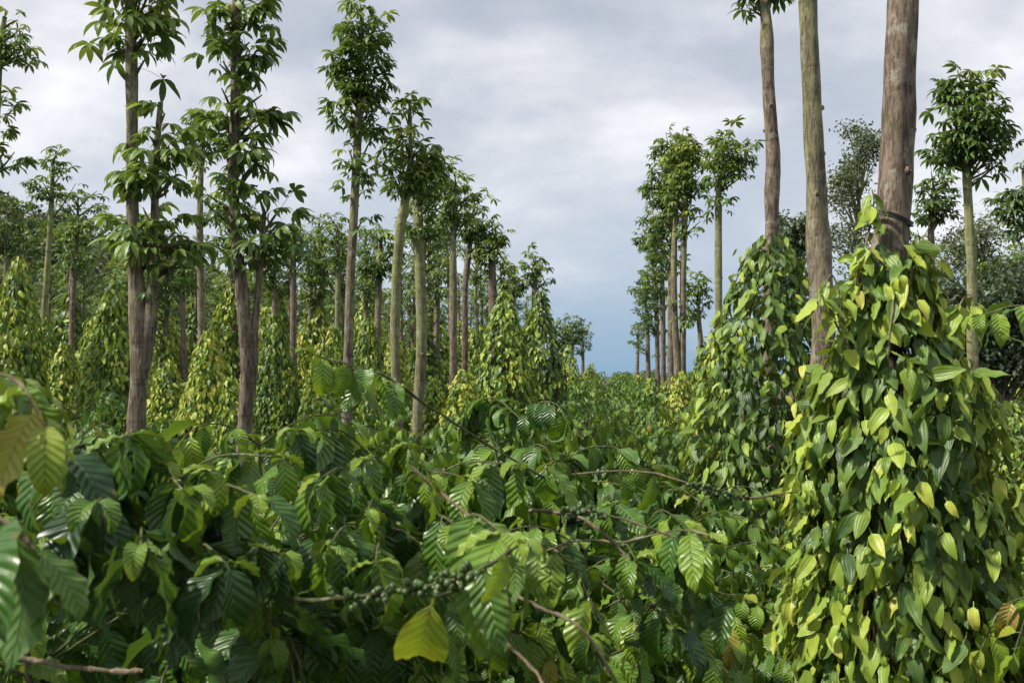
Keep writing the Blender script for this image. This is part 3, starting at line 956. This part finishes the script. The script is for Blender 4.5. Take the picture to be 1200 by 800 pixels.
def far_tree_proto(i):
    r = np.random.default_rng(500 + i)
    root = thing('kapok_tree', (0, 0, 0), 'slender tree among many small ones in the rows far behind', 'tree', 'distant slender trees in the back rows')
    tb = MB()
    h = 5.6
    h = 5.2
    ax = [(0, 0, 0), (r.normal() * .06, r.normal() * .06, 2), (r.normal() * .1, 0, 4), (r.normal() * .12, 0, h)]
    axis = trunk_mesh(tb, ax, [0.06, 0.055, 0.045, 0.02], 8, 90 + i)
    tb.build('trunk', [M_BARK if i % 2 else M_BARK_BROWN], root)
    mb = MB()
    clump(mb, axis, (axis[-1][0], 0, h - 0.25), 0.62, 0.85, 26, 7, 0.16, PAL_F, r, 0.45)
    if i % 4 != 2:
        clump(mb, axis, (axis[-1][0], 0, h - 1.5), 0.42, 0.8, 14, 6, 0.15, PAL_F, r, 0.45)
    mb.build('crown', [M_KAPOK, M_TWIG], root)
    return root


FT = []
spots = []
for side in (-1, 1):
    for row in range(0, 14):
        lat = (-3.4 - 2.2 * row) if side < 0 else (3.6 + 2.6 * row)
        d = 17.5 + (row % 2) * 1.6
        while d < 50:
            x = LANE * d + lat + rng.uniform(-.35, .35)
            px = 600 + x / d * FPX
            if -20 < px < 1220:
                spots.append((x, d, px))
            d += rng.uniform(2.5, 3.4)
n_col = n_tr = 0
for i, (x, d, px) in enumerate(spots):
    if px > 735 and px < 1075:
        continue
    b = (x, d, ground(x, d))
    k = rng.randrange(4)
    hs = rng.uniform(0.82, 1.08)
    if len(FT) < 4:
        o = far_tree_proto(len(FT))
        FT.append(o)
        o.location = b
        o.scale = (1, 1, hs)
    else:
        copy_thing(FT[k], b, 'slender tree among many small ones in the rows far behind', rz=rng.uniform(0, 6.28), scale=(rng.uniform(.85, 1.2),) * 2 + (hs,))
    lab = 'hazy little vine column among many in the rows far behind'
    lab = 'small vine column among many in the rows far behind'
    tn = rng.choice((0, 0, 1, 1, 2))
    s = rng.uniform(0.85, 1.3)
    if tn not in far_col:
        far_col[tn] = column_proto(160 + tn, TONE[tn] - .03, PEP_F, 2600, 0.15, lab, b, (s, s, s), 0, group='distant vine columns in the back rows')
    else:
        copy_thing(far_col[tn], b, lab, rz=rng.uniform(0, 6.28), scale=(s, s, s))


# ------------------------------------------------------------------ coffee shrubs
def leaf_pairs(path, s0, s1, step, size, rng, tone, T, Y, Z, S, TN, tip=True):
    seg = np.linalg.norm(np.diff(path, axis=0), axis=1)
    ln = np.concatenate([[0], np.cumsum(seg)])
    tot = ln[-1]
    s = s0 * tot
    k = 0
    while s <= s1 * tot:
        p = np.array([np.interp(s, ln, path[:, a]) for a in range(3)])
        q = np.array([np.interp(min(s + .03, tot), ln, path[:, a]) for a in range(3)])
        q0 = np.array([np.interp(max(s - .03, 0), ln, path[:, a]) for a in range(3)])
        t = (q - q0) / (np.linalg.norm(q - q0) + 1e-9)
        sd = np.cross(t, (0, 0, 1.0))
        sd /= np.linalg.norm(sd) + 1e-9
        for sg in (-1, 1):
            if rng.random() < 0.1:
                continue
            y = sd * sg * rng.uniform(0.35, 0.9) + t * rng.uniform(0.1, 0.6) + np.array((0, 0, rng.uniform(-1.0, 0.1)))
            T.append(p)
            Y.append(y)
            Z.append((rng.normal() * .2, rng.normal() * .2, 1.0))
            f = s / tot
            S.append(size * rng.uniform(0.7, 1.12) * (1 if f < .9 else .8))
            TN.append(tone + 0.28 * max(0, f - 0.55) / .45 + rng.normal() * 0.09 + (0.4 if rng.random() < .03 else 0))
        s += step * rng.uniform(.8, 1.25)
        k += 1
    if tip:
        t = path[-1] - path[-3]
        t /= np.linalg.norm(t) + 1e-9
        sd = np.cross(t, (0, 0, 1.0))
        for sg in (-1, 1):
            T.append(path[-1])
            Y.append(t + sd * sg * .5 + np.array((0, 0, .25)))
            Z.append((0, 0, 1))
            S.append(size * rng.uniform(.4, .65))
            TN.append(min(.8, tone + rng.uniform(0.2, 0.4)))


def berries(mb, path, s0, s1, rng, n=12, r=0.0066, mat=0):
    """dense rings of berries round the nodes of a branch"""
    ico = []
    for i in range(4):
        th = math.pi * (i + .0) / 3
        ico.append((max(math.sin(th), .02), math.cos(th)))
    for s in np.linspace(s0, s1, n):
        i = s * (len(path) - 1)
        a = int(min(i, len(path) - 2))
        p = path[a] + (path[a + 1] - path[a]) * (i - a)
        for k in range(rng.integers(6, 12)):
            d = rng.normal(size=3)
            d /= np.linalg.norm(d)
            c = p + d * rng.uniform(0.008, 0.017)
            rr = r * rng.uniform(.8, 1.25)
            ax = np.array([c + d * rr * z for _, z in reversed(ico)])
            mb.tube(ax, [rr * q for q, _ in reversed(ico)], 6, mat, rng.uniform(0, 1))


def coffee_shrub(label, b, h, rad, nbr, sets, size, seed, tone=0.32, group='coffee shrubs', step=0.066, berry=True, n_stem=4, twig=True):
    rng = np.random.default_rng(seed)
    root = thing('coffee_shrub', b, label, 'shrub', group)
    st, cr, be = MB(), MB(), []
    T, Y, Z, S, TN = [], [], [], [], []
    axes = []
    for k in range(n_stem):
        a = rng.uniform(0, 6.28)
        spr = rad * rng.uniform(.1, .38)
        top = h * rng.uniform(.84, 1.0)
        p = smooth_path([(0.03 * math.cos(a), 0.03 * math.sin(a), 0), (spr * .4 * math.cos(a), spr * .4 * math.sin(a), top * .4), (spr * math.cos(a + .3), spr * math.sin(a + .3), top)], 14)
        st.tube(p, np.linspace(0.026, 0.006, 14), 8, 0, 0.5, noise_amp=.1, seed=seed)
        axes.append(p)
    for k in range(nbr):
        A = axes[k % n_stem]
        f = 0.12 + 0.88 * ((k + .5) / nbr)
        i = min(13, int(f * 13.99))
        p0 = A[i]
        a = k * 2.399 + rng.uniform(-.4, .4)
        L = rad * (1.05 - 0.62 * f ** 2.2) * rng.uniform(.75, 1.1)
        up = 0.18 + 0.32 * f
        u = np.array((math.cos(a), math.sin(a), 0))
        path = smooth_path([p0, p0 + u * L * .4 + np.array((0, 0, L * up * .45)), p0 + u * L * .78 + np.array((0, 0, L * up * .4)), p0 + u * L + np.array((0, 0, L * (up * .4 - .28)))], 9)
        if twig:
            cr.tube(path, np.linspace(0.0042, 0.002, 9), 5, 1, 0.5, cap=False)
        leaf_pairs(path, 0.16, 0.97, step, size, rng, tone + .07 * f, T, Y, Z, S, TN)
        if berry and rng.random() < .10:
            for q in (.35, .55, .75):
                b_ = MB()
                berries(b_, path, q, q, rng, 1)
                be.append(b_)
    # leader shoots on top
    for A in axes:
        leaf_pairs(A, .8, 1.0, step, size * .9, rng, tone + .1, T, Y, Z, S, TN)
    scatter(cr, sets, T, Y, Z, S, np.clip(TN, 0, 1), 0, rng)
    st.build('stem', [M_WOOD], root)
    cr.build('crown', [M_COFFEE, M_TWIG], root)
    for b_ in be:
        b_.build('berry_cluster', [M_BERRY], root)
    return root


G1 = 'coffee shrubs'
near = [
    ('foremost dark leaved coffee shrub filling the lower left', 170, 2.35, 1.98, 0.98, 124, COF_N, 0.18, 201, .24),
    ('foremost coffee shrub at the bottom centre, left of the bare crossing twigs', 455, 2.75, 1.83, .95, 116, COF_N, 0.155, 202, .47),
    ('coffee shrub with bare crossing twigs at the bottom, left of the shaded vine column', 700, 3.5, 1.70, .95, 116, COF_N, 0.155, 203, .42),
]
for lab, px, d, h, rad, nbr, sets, size, seed, tn in near:
    coffee_shrub(lab, base_at(px, d), h, rad, nbr, sets, size, seed, tone=tn)

cp = [coffee_shrub('coffee shrub with upright shining shoots behind the foremost dark one', base_at(335, 4.2), 2.02, .95, 120, COF_M, 0.18, 211, tone=.38, berry=False),
      coffee_shrub('dark arching coffee shrub in the middle, below the tall lane columns', base_at(590, 4.9), 2.10, .9, 120, COF_M, 0.18, 212, tone=.3, berry=False),
      coffee_shrub('coffee shrub standing in the lane left of the shaded column', base_at(770, 5.6), 1.62, .9, 120, COF_M, 0.165, 213, tone=.36, berry=False)]
more = [
    (60, 4.0, 1.9, 'coffee shrub behind the yellowing leaves at the left edge'),
    (200, 5.0, 1.84, 'coffee shrub between the two near tree trunks'),
    (440, 5.6, 1.9, 'coffee shrub below the trunk pair'),
    (690, 7.2, 1.85, 'coffee shrub at the near end of the open lane'),
    (1235, 4.6, 1.7, 'coffee shrub right of the foremost vine column'),
    (1330, 3.5, 2.25, 'coffee shrub at the right edge with long leaves reaching past the vine'),
    (850, 4.6, 1.5, 'low coffee shrub at the foot of the shaded column'),
    (100, 6.3, 1.85, 'coffee shrub in front of the broad dark column'),
    (330, 6.8, 1.85, 'coffee shrub right of the second near trunk'),
    (520, 7.2, 1.86, 'coffee shrub behind the dark arching one, on its left'),
    (10, 7.5, 1.9, 'coffee shrub in front of the leftmost column'),
    (235, 7.6, 1.82, 'coffee shrub in front of the bright yellow column'),
    (600, 7.8, 1.9, 'coffee shrub directly behind the dark arching one'),
    (400, 8.2, 1.85, 'coffee shrub at the foot of the tallest crowned tree'),
]
for i, (px, d, h, lab) in enumerate(more):
    s = (h - .08) / (1.95, 2.02, 1.62)[i % 3]
    copy_thing(cp[i % 3], base_at(px, d), lab, rz=i * 1.9 + .5, scale=(1, 1, s))
# the field: shrubs in rows
fp = {}
LF = 'coffee shrub among the many of the field between the vine rows'
cnt = 0
fr = random.Random(5)
d = 8.6
while d < 64:
    halfl, halfr = (1.2 + d * .02), (1.0 + d * .0)
    step = 1.35 if d < 30 else 1.7
    lats = []
    x = LANE * d + 0.95
    left_lim = LANE * d - (7.5 if d < 18 else (2.2 if d < 30 else 4))
    while x > left_lim:
        lats.append(x)
        x -= step
    if d < 18:
        x = LANE * d + 2.6
        while x < 0.52 * d:
            if x > .42 * d:
                lats.append(x)
            x += step
    if d > 44:
        x = LANE * d + 2.5
        while x < LANE * d + 7:
            lats.append(x)
            x += step
    for x in lats:
        x += fr.uniform(-.25, .25)
        y = d + fr.uniform(-.3, .3)
        if abs(x / d) > .55:
            continue
        kk = ('m' if d < 15 else 'f', fr.randrange(2))
        s = fr.uniform(.88, 1.04)
        b = (x, y, ground(x, y))
        if kk not in fp:
            fp[kk] = coffee_shrub(LF, b, 1.95, .95, 100 if kk[0] == 'm' else 84, COF_F, 0.145 if kk[0] == 'm' else .165, 240 + len(fp), tone=.30, group='coffee shrubs of the field', step=.08 if kk[0] == 'm' else .11, berry=False, twig=kk[0] == 'm')
        else:
            copy_thing(fp[kk], b, LF, rz=fr.uniform(0, 6.28), scale=(s * fr.uniform(.9, 1.1), s * fr.uniform(.9, 1.1), s), group='coffee shrubs of the field')
        cnt += 1
    d += 1.7 if d < 30 else 2.1
print('field shrubs', cnt, 'back row spots', len(spots))


# ------------------------------------------------------------------ single coffee branches seen clearly in the foreground
def hero_branch(parent, pts, r0, r1, leaves=(), berry=None, size=.17, tone=.4, seed=1, wood=None, sets=None, step=.07, tip=True):
    """a branch of a shrub through photo points (px, py, depth)"""
    rng = np.random.default_rng(seed)
    path = smooth_path([P(*p) for p in pts], 26)
    org = np.array(parent.location)
    m = MB()
    wob = np.cumsum(rng.normal(0, .0012, (26, 3)), axis=0)
    path = path + wob
    r0, r1 = r0 * .55, r1 * .65
    m.tube(path, np.linspace(r0, r1, 26), 8, 0, .5, noise_amp=.25, seed=seed)
    for k in range(5):      # nodes
        i = rng.integers(2, 24)
        m.tube(path[i - 1:i + 2], [r0 * .8, r0 * 1.35, r0 * .8], 8, 0, .5)
    br = m.build('branch', [wood or M_WOOD], parent, origin=org)
    br.matrix_parent_inverse.identity()
    T, Y, Z, S, TN = [], [], [], [], []
    for (a, b) in leaves:
        leaf_pairs(path, a, b, step, size, rng, tone, T, Y, Z, S, TN, tip=tip and b >= .95)
    if T:
        f = MB()
        scatter(f, sets or COF_N, T, Y, Z, S, np.clip(TN, 0, 1), 0, rng)
        f.build('foliage', [M_COFFEE], br, origin=org)
    if berry:
        for s in np.linspace(berry[0], berry[1], berry[2]):
            be = MB()
            berries(be, path, s, s, rng, 1)
            be.build('berry_cluster', [M_BERRY], br, origin=org)
    return br


sh = {o['label']: o for o in bpy.data.objects if o.name.startswith('coffee_shrub') and 'label' in o}
s_left = sh[near[0][0]]
s_mid = sh[near[1][0]]
s_right = sh[near[2][0]]
for o in (s_left, s_mid, s_right):
    o.rotation_euler = (0, 0, 0)
hero_branch(s_mid, [(640, 560, 2.9), (570, 517, 2.8), (510, 478, 2.7), (460, 441, 2.65), (415, 427, 2.6), (372, 412, 2.55)], .006, .003, leaves=[(.70, .97)], size=.13, tone=.42, seed=301, wood=M_TWIG, step=.05)
hero_branch(s_right, [(650, 560, 3.1), (700, 552, 3.1), (760, 552, 3.05), (810, 565, 3.0), (870, 580, 3.0), (935, 572, 3.0)], .006, .003, leaves=[(.30, .48), (.96, 1.0)], berry=(.6, .8, 7), size=.14, tone=.42, seed=302)
hero_branch(s_right, [(600, 598, 2.5), (650, 601, 2.4), (692, 610, 2.35), (742, 652, 2.3)], .008, .004, seed=303)
hero_branch(s_right, [(640, 645, 2.4), (680, 633, 2.4), (730, 634, 2.35), (800, 622, 2.3), (828, 628, 2.25)], .005, .003, leaves=[(.88, .99)], size=.16, tone=.42, seed=304, step=.045)
hero_branch(s_right, [(590, 690, 2.0), (630, 712, 1.95), (680, 738, 1.9), (722, 800, 1.85)], .0065, .004, seed=305)
hero_branch(s_mid, [(560, 720, 1.8), (600, 762, 1.75), (640, 815, 1.7)], .006, .004, seed=306)
hero_branch(s_right, [(480, 545, 2.2), (530, 590, 2.15), (570, 620, 2.1), (600, 640, 2.1)], .006, .004, seed=320)
hero_branch(s_right, [(650, 600, 2.3), (700, 600, 2.3), (760, 615, 2.3), (820, 640, 2.3)], .005, .003, seed=321, berry=(.1, .4, 4))
hero_branch(s_mid, [(330, 700, 1.7), (410, 698, 1.62), (500, 683, 1.58), (555, 662, 1.55), (598, 640, 1.52)], .006, .003, leaves=[(.84, .98)], berry=(.25, .7, 9), size=.13, tone=.52, seed=307, wood=M_TWIG, step=.045)
s_edge = sh['coffee shrub at the right edge with long leaves reaching past the vine']
s_edge.rotation_euler, s_edge.scale = (0, 0, 0), (1, 1, 1)
hero_branch(s_edge, [(1290, 380, 3.4), (1230, 365, 3.3), (1190, 362, 3.2), (1150, 372, 3.15)], .005, .003, leaves=[(.3, .97)], size=.17, tone=.3, seed=310, step=.05)
hero_branch(s_left, [(20, 770, 2.0), (90, 778, 2.0), (170, 776, 2.0)], .010, .006, seed=308)
hero_branch(s_left, [(-80, 470, 1.5), (-30, 440, 1.4), (20, 450, 1.35), (50, 500, 1.3)], .005, .003, leaves=[(.35, .95)], size=.17, tone=.62, seed=309, step=.05)

def vine_shoot(parent, pts, n, size, seed):
    rng = np.random.default_rng(seed)
    path = smooth_path([P(*p) for p in pts], 18)
    org = np.array(parent.location)
    m = MB()
    m.tube(path, np.linspace(.005, .002, 18), 6, 0, .5)
    sh_ = m.build('shoot', [M_WOOD], parent, origin=org)
    i = rng.uniform(1, 17, n)
    T = np.stack([np.interp(i, np.arange(18), path[:, a]) for a in range(3)], 1)
    az = rng.uniform(0, 6.28, n)
    Y = np.stack([np.cos(az) * .5, np.sin(az) * .5, rng.uniform(-1.2, -.3, n)], 1)
    Z = np.stack([np.cos(az), np.sin(az) - .5, np.full(n, .5)], 1)
    f = MB()
    scatter(f, PEP_N, T, Y, Z, size * rng.uniform(.5, 1.1, n), np.clip(rng.normal(.72, .13, n), 0, 1), 0, rng)
    f.build('shoot_foliage', [M_PEPPER], sh_, origin=org)


v1 = [o for o in bpy.data.objects if o.get('label', '').startswith('foremost yellow green vine')][0]
vine_shoot(v1, [(1010, 400, 3.75), (1000, 350, 3.75), (1012, 300, 3.74), (1022, 255, 3.76), (1020, 235, 3.76)], 26, .095, 1)
vine_shoot(v1, [(1018, 360, 3.72), (1010, 320, 3.74), (1016, 280, 3.75), (1024, 240, 3.78), (1022, 222, 3.78)], 22, .085, 6)
vine_shoot(v1, [(1060, 380, 3.66), (1066, 340, 3.68), (1072, 310, 3.72)], 12, .095, 7)
vine_shoot(v1, [(990, 400, 3.7), (985, 350, 3.7), (975, 322, 3.68), (966, 335, 3.66)], 14, .1, 8)
vine_shoot(v1, [(1000, 420, 3.7), (975, 370, 3.65), (962, 345, 3.6), (960, 370, 3.55)], 16, .105, 2)
vine_shoot(v1, [(1075, 400, 3.75), (1082, 340, 3.8), (1074, 300, 3.8), (1088, 268, 3.8)], 14, .09, 3)
vine_shoot(v1, [(1100, 430, 3.7), (1120, 370, 3.7), (1135, 345, 3.7), (1150, 370, 3.7)], 14, .1, 4)
vine_shoot(v1, [(1040, 420, 3.6), (1045, 370, 3.62), (1050, 330, 3.68)], 9, .1, 5)

def spray(parent, px, py, d, n, size, tone, seed, tilt=0.0, lead=None):
    """the leafy end of a coffee branch: leaf pairs drooping round the tip"""
    rng = np.random.default_rng(seed)
    tip = P(px, py, d)
    org = np.array(parent.location)
    axis = np.array((org[0], org[1], tip[2] - .1)) - tip
    axis[2] = -0.05
    L = min(.45, np.linalg.norm(axis))
    axis /= np.linalg.norm(axis)
    path = smooth_path([tip + axis * L + np.array((0, 0, -.10)), tip + axis * L * .5 + np.array((0, 0, .01)), tip], 10)
    m = MB()
    m.tube(path, np.linspace(.0035, .002, 10), 6, 1, .5)
    T, Y, Z, S, TN = [], [], [], [], []
    for k in range(n):
        s = 1 - (k // 2) * .14
        p = path[int(max(s, 0) * 9)]
        a = rng.uniform(0, 6.28) if k > 3 else (k * 1.9 + rng.uniform(-.5, .5) - 2.4)
        T.append(p)
        Y.append((math.cos(a), math.sin(a), rng.uniform(-1.7, -.3)))
        Z.append((0, 0, 1.0))
        S.append(size * rng.uniform(.7, 1.1))
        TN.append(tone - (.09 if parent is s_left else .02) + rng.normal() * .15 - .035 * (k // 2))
    for k in range(2):      # the youngest pair
        a = rng.uniform(0, 6.28)
        T.append(path[-1])
        Y.append((math.cos(a), math.sin(a), .5))
        Z.append((0, 0, 1.0))
        S.append(size * .45)
        TN.append(min(.76, tone + .35))
    scatter(m, COF_N, T, Y, Z, S, np.clip(TN, 0, 1), 0, rng)
    m.build('leaf_spray', [M_COFFEE, M_TWIG], parent, origin=org)


L_, M_, R_ = s_left, s_mid, s_right
SPR = [(L_, 150, 512, 1.75, 10, .22, .22), (L_, 112, 590, 1.6, 9, .22, .16), (L_, 215, 575, 1.65, 9, .21, .26), (L_, 70, 530, 1.7, 8, .2, .3),
       (L_, 255, 555, 1.8, 9, .19, .45), (L_, 300, 580, 1.75, 9, .19, .38), (L_, 165, 640, 1.55, 8, .2, .15), (L_, 265, 660, 1.6, 9, .2, .25),
       (L_, 45, 640, 1.5, 8, .2, .15), (L_, 330, 650, 1.7, 9, .18, .3), (L_, 190, 545, 1.9, 8, .18, .42), (L_, 330, 535, 2.1, 9, .18, .5),
       (M_, 385, 640, 1.75, 9, .18, .42), (M_, 375, 560, 2.0, 9, .18, .45), (M_, 430, 600, 2.0, 9, .17, .48), (M_, 350, 505, 2.4, 8, .18, .42),
       (M_, 590, 625, 1.65, 9, .20, .55), (M_, 500, 560, 2.2, 9, .17, .42), (M_, 550, 560, 2.3, 10, .17, .5), (M_, 610, 545, 2.4, 10, .19, .52),
       (M_, 440, 660, 1.8, 8, .17, .45), (M_, 480, 520, 2.5, 9, .16, .5), (M_, 540, 620, 2.0, 9, .18, .35), (M_, 430, 540, 2.3, 9, .17, .5),
       (R_, 800, 612, 2.5, 11, .20, .42), (R_, 745, 655, 2.5, 8, .18, .35), (R_, 690, 745, 2.3, 8, .17, .4), (R_, 720, 590, 2.8, 9, .17, .42), (R_, 655, 650, 2.5, 9, .18, .3),
       (R_, 830, 640, 2.8, 8, .18, .3), (R_, 790, 735, 2.4, 8, .17, .35), (R_, 860, 700, 2.8, 8, .17, .4), (R_, 640, 545, 2.9, 9, .17, .4)]
for i, a in enumerate(SPR):
    a = list(a)
    big = a[0] is s_mid and a[1] == 590
    a[4] = a[4] + (0 if big else 4)
    a[5] *= 1.0 if big else .84
    spray(*a, seed=700 + i)
# one big yellowing leaf hanging low in the middle
yl = MB()
yl.leaves(COF_N[0], [P(508, 700, 1.5)], [(-.25, .05, -1.0)], [(.1, -1.0, .3)], [.19], [.86], 0)
yl.tube([P(508, 700, 1.5), P(540, 690, 1.6), P(585, 690, 1.75)], [.002, .0025, .003], 6, 1, .5)
yl.build('yellowing_leaf', [M_COFFEE, M_TWIG], s_mid, origin=np.array(s_mid.location))
hero_branch(s_left, [(-90, 620, 1.3), (-40, 600, 1.25), (0, 610, 1.2), (30, 640, 1.2)], .005, .003, leaves=[(.3, .95)], size=.17, tone=.22, seed=311, step=.05)

# ------------------------------------------------------------------ black straps on the foremost trunk
def strap(label, py, tilt, d=3.9, r=.082, w=.008):
    k = 40
    pc = P(1040 + (300 - py) * .07, py, d)
    pts = []
    for i in range(k + 1):
        a = 2 * math.pi * i / k
        rr = r * (1 + .04 * math.sin(3 * a + py)) + (.008 if i in (0, k) else 0)
        pts.append(pc + np.array((math.cos(a) * rr, math.sin(a) * rr, tilt * math.cos(a) + .006 * math.sin(2 * a + py))))
    m = MB()
    for off in (-.006, .002, .009):
        m.tube(np.array(pts) + np.array((0, 0, off)), w * .45, 6, 0, .5, cap=False)
    q = np.array(pts[5])
    m.tube([q, q + (.03, -.02, -.02), q + (.035, -.025, -.07)], [.006, .005, .003], 6, 0, .5)
    o = m.build('strap', [M_TIE], origin=tuple(pc))
    tag(o, label, 'strap', 'black straps round the foremost trunk')


strap('topmost black strap, slanting across the foremost trunk', 258, -.02)
strap('second black strap from the top on the foremost trunk, wound level', 322, .0, r=.088)
strap('lowest black strap on the foremost trunk, half under the leaves', 415, .015, r=.094)


# ------------------------------------------------------------------ far trees
def broad_tree(label, px, d, crown, n, size, seed, tone=.4, name='broadleaf_tree'):
    rng = np.random.default_rng(seed)
    b = base_at(px, d)
    k = d / FPX
    root = thing(name, b, label, 'tree', 'broadleaved trees behind the plantation')
    tb = MB()
    top = P(px, min(c[1] for c in crown), d)
    axis = smooth_path([b, b + (top - b) * .5 + np.array((.1, 0, 0)), top], 14)
    tb.tube(axis, np.linspace(.11, .015, 14), 10, 0, .5, noise_amp=.12, seed=seed)
    T, Y, Z, S, TN = [], [], [], [], []
    for (x, y, rx, rz) in crown:
        c = P(x, y, d)
        for q in range(16):
            u = rng.normal(size=3)
            u /= np.linalg.norm(u)
            cc = c + u * np.array((rx * k, rx * k, rz * k)) * rng.uniform(.3, .95)
            i = int(np.argmin(np.abs(axis[:, 2] - (cc[2] - 1.0))))
            tb.tube(smooth_path([axis[i], (axis[i] + cc) / 2 + (0, 0, .15), cc], 6), np.linspace(.028, .006, 6), 5, 0, .5, cap=False)
            m = n // 16
            v = rng.normal(size=(m, 3)) * rx * k * .24
            t0 = tone + rng.normal() * .1
            for e in v:
                T.append(cc + e)
                Y.append(rng.normal(size=3) + (0, 0, -.3))
                Z.append(rng.normal(size=3) * .7 + (0, 0, 1))
                S.append(size * rng.uniform(.6, 1.2))
                TN.append(t0 + rng.normal() * .12)
    tb.build('trunk', [M_BARK_BROWN], root, origin=b)
    f = MB()
    scatter(f, BROAD, T, Y, Z, S, np.clip(TN, 0, 1), 0, rng)
    f.build('crown', [M_BROAD], root, origin=b)


broad_tree('feathery grey green tree showing between the two bare trunks and the strapped one', 1005, 24, [(1010, 178, 28, 42), (990, 225, 30, 36), (1000, 290, 36, 46)], 1700, .11, 401, .7)
broad_tree('dark bushy tree low behind the trunk left of the strapped one', 925, 20, [(925, 285, 26, 38), (920, 350, 40, 45)], 2400, .13, 402, .35)
broad_tree('pale feathery tree behind the big round crowned tree', 1150, 24, [(1150, 290, 38, 40), (1120, 300, 30, 40), (1185, 330, 25, 40)], 1700, .11, 403, .8)
broad_tree('dark bushy tree low at the right edge behind the green trunk', 1165, 18, [(1165, 355, 42, 40), (1110, 370, 40, 42), (1205, 370, 30, 45), (1165, 420, 46, 36), (1115, 420, 36, 30), (1205, 425, 30, 36)], 3000, .13, 404, .35)


def forest():
    """wood on the far hill: too many crowns to count"""
    rng = np.random.default_rng(9)
    mb = MB()
    T, Y, Z, S, TN = [], [], [], [], []
    for k in range(420):
        y = rng.uniform(85, 185)
        x = -y * rng.uniform(.12, .62)
        g = ground(x, y)
        h = rng.uniform(6, 10)
        c = np.array((x, y, g + h * .62))
        t0 = rng.uniform(.2, .6)
        mb.tube([(x, y, g), (x, y, g + h * .6)], [.2, .1], 6, 1, .5)
        m = 150
        v = rng.normal(size=(m, 3))
        v /= np.linalg.norm(v, axis=1)[:, None]
        v *= np.array((2.2, 2.2, h * .36)) * rng.uniform(.6, 1.08, (m, 1))
        for e in v:
            T.append(c + e)
            Y.append(e + rng.normal(size=3))
            Z.append(e + np.array((0, 0, 1.5)))
            S.append(rng.uniform(.7, 1.3))
            TN.append(t0 + rng.normal() * .1)
    scatter(mb, [leaf(1.0, .35, prof_lance, 1, 2, bend=-.5)], T, Y, Z, S, np.clip(TN, 0, 1), 0, rng)
    o = mb.build('forest', [M_BROAD, M_BARK_BROWN])
    tag(o, 'dark wooded slope far behind the left plantation rows', 'wood', kind='stuff')


forest()


def weeds():
    """low green cover on the soil between the shrubs"""
    rng = np.random.default_rng(12)
    n = 9000
    y = rng.uniform(1.5, 18, n)
    x = y * rng.uniform(-.6, .6, n)
    T = np.stack([x, y, [ground(a, b) for a, b in zip(x, y)]], 1)
    az = rng.uniform(0, 6.28, n)
    Y = np.stack([np.cos(az), np.sin(az), rng.uniform(.3, 2, n)], 1)
    mb = MB()
    scatter(mb, [leaf(1.0, .16, prof_lance, 1, 3, bend=-1.2)], T, Y, np.tile((0, 0, 1.0), (n, 1)) + Y * .1, rng.uniform(.1, .35, n), rng.uniform(.3, .8, n), 0, rng)
    o = mb.build('undergrowth', [M_KAPOK])
    tag(o, 'low weeds covering the soil under the coffee shrubs', 'weeds', kind='stuff')


weeds()
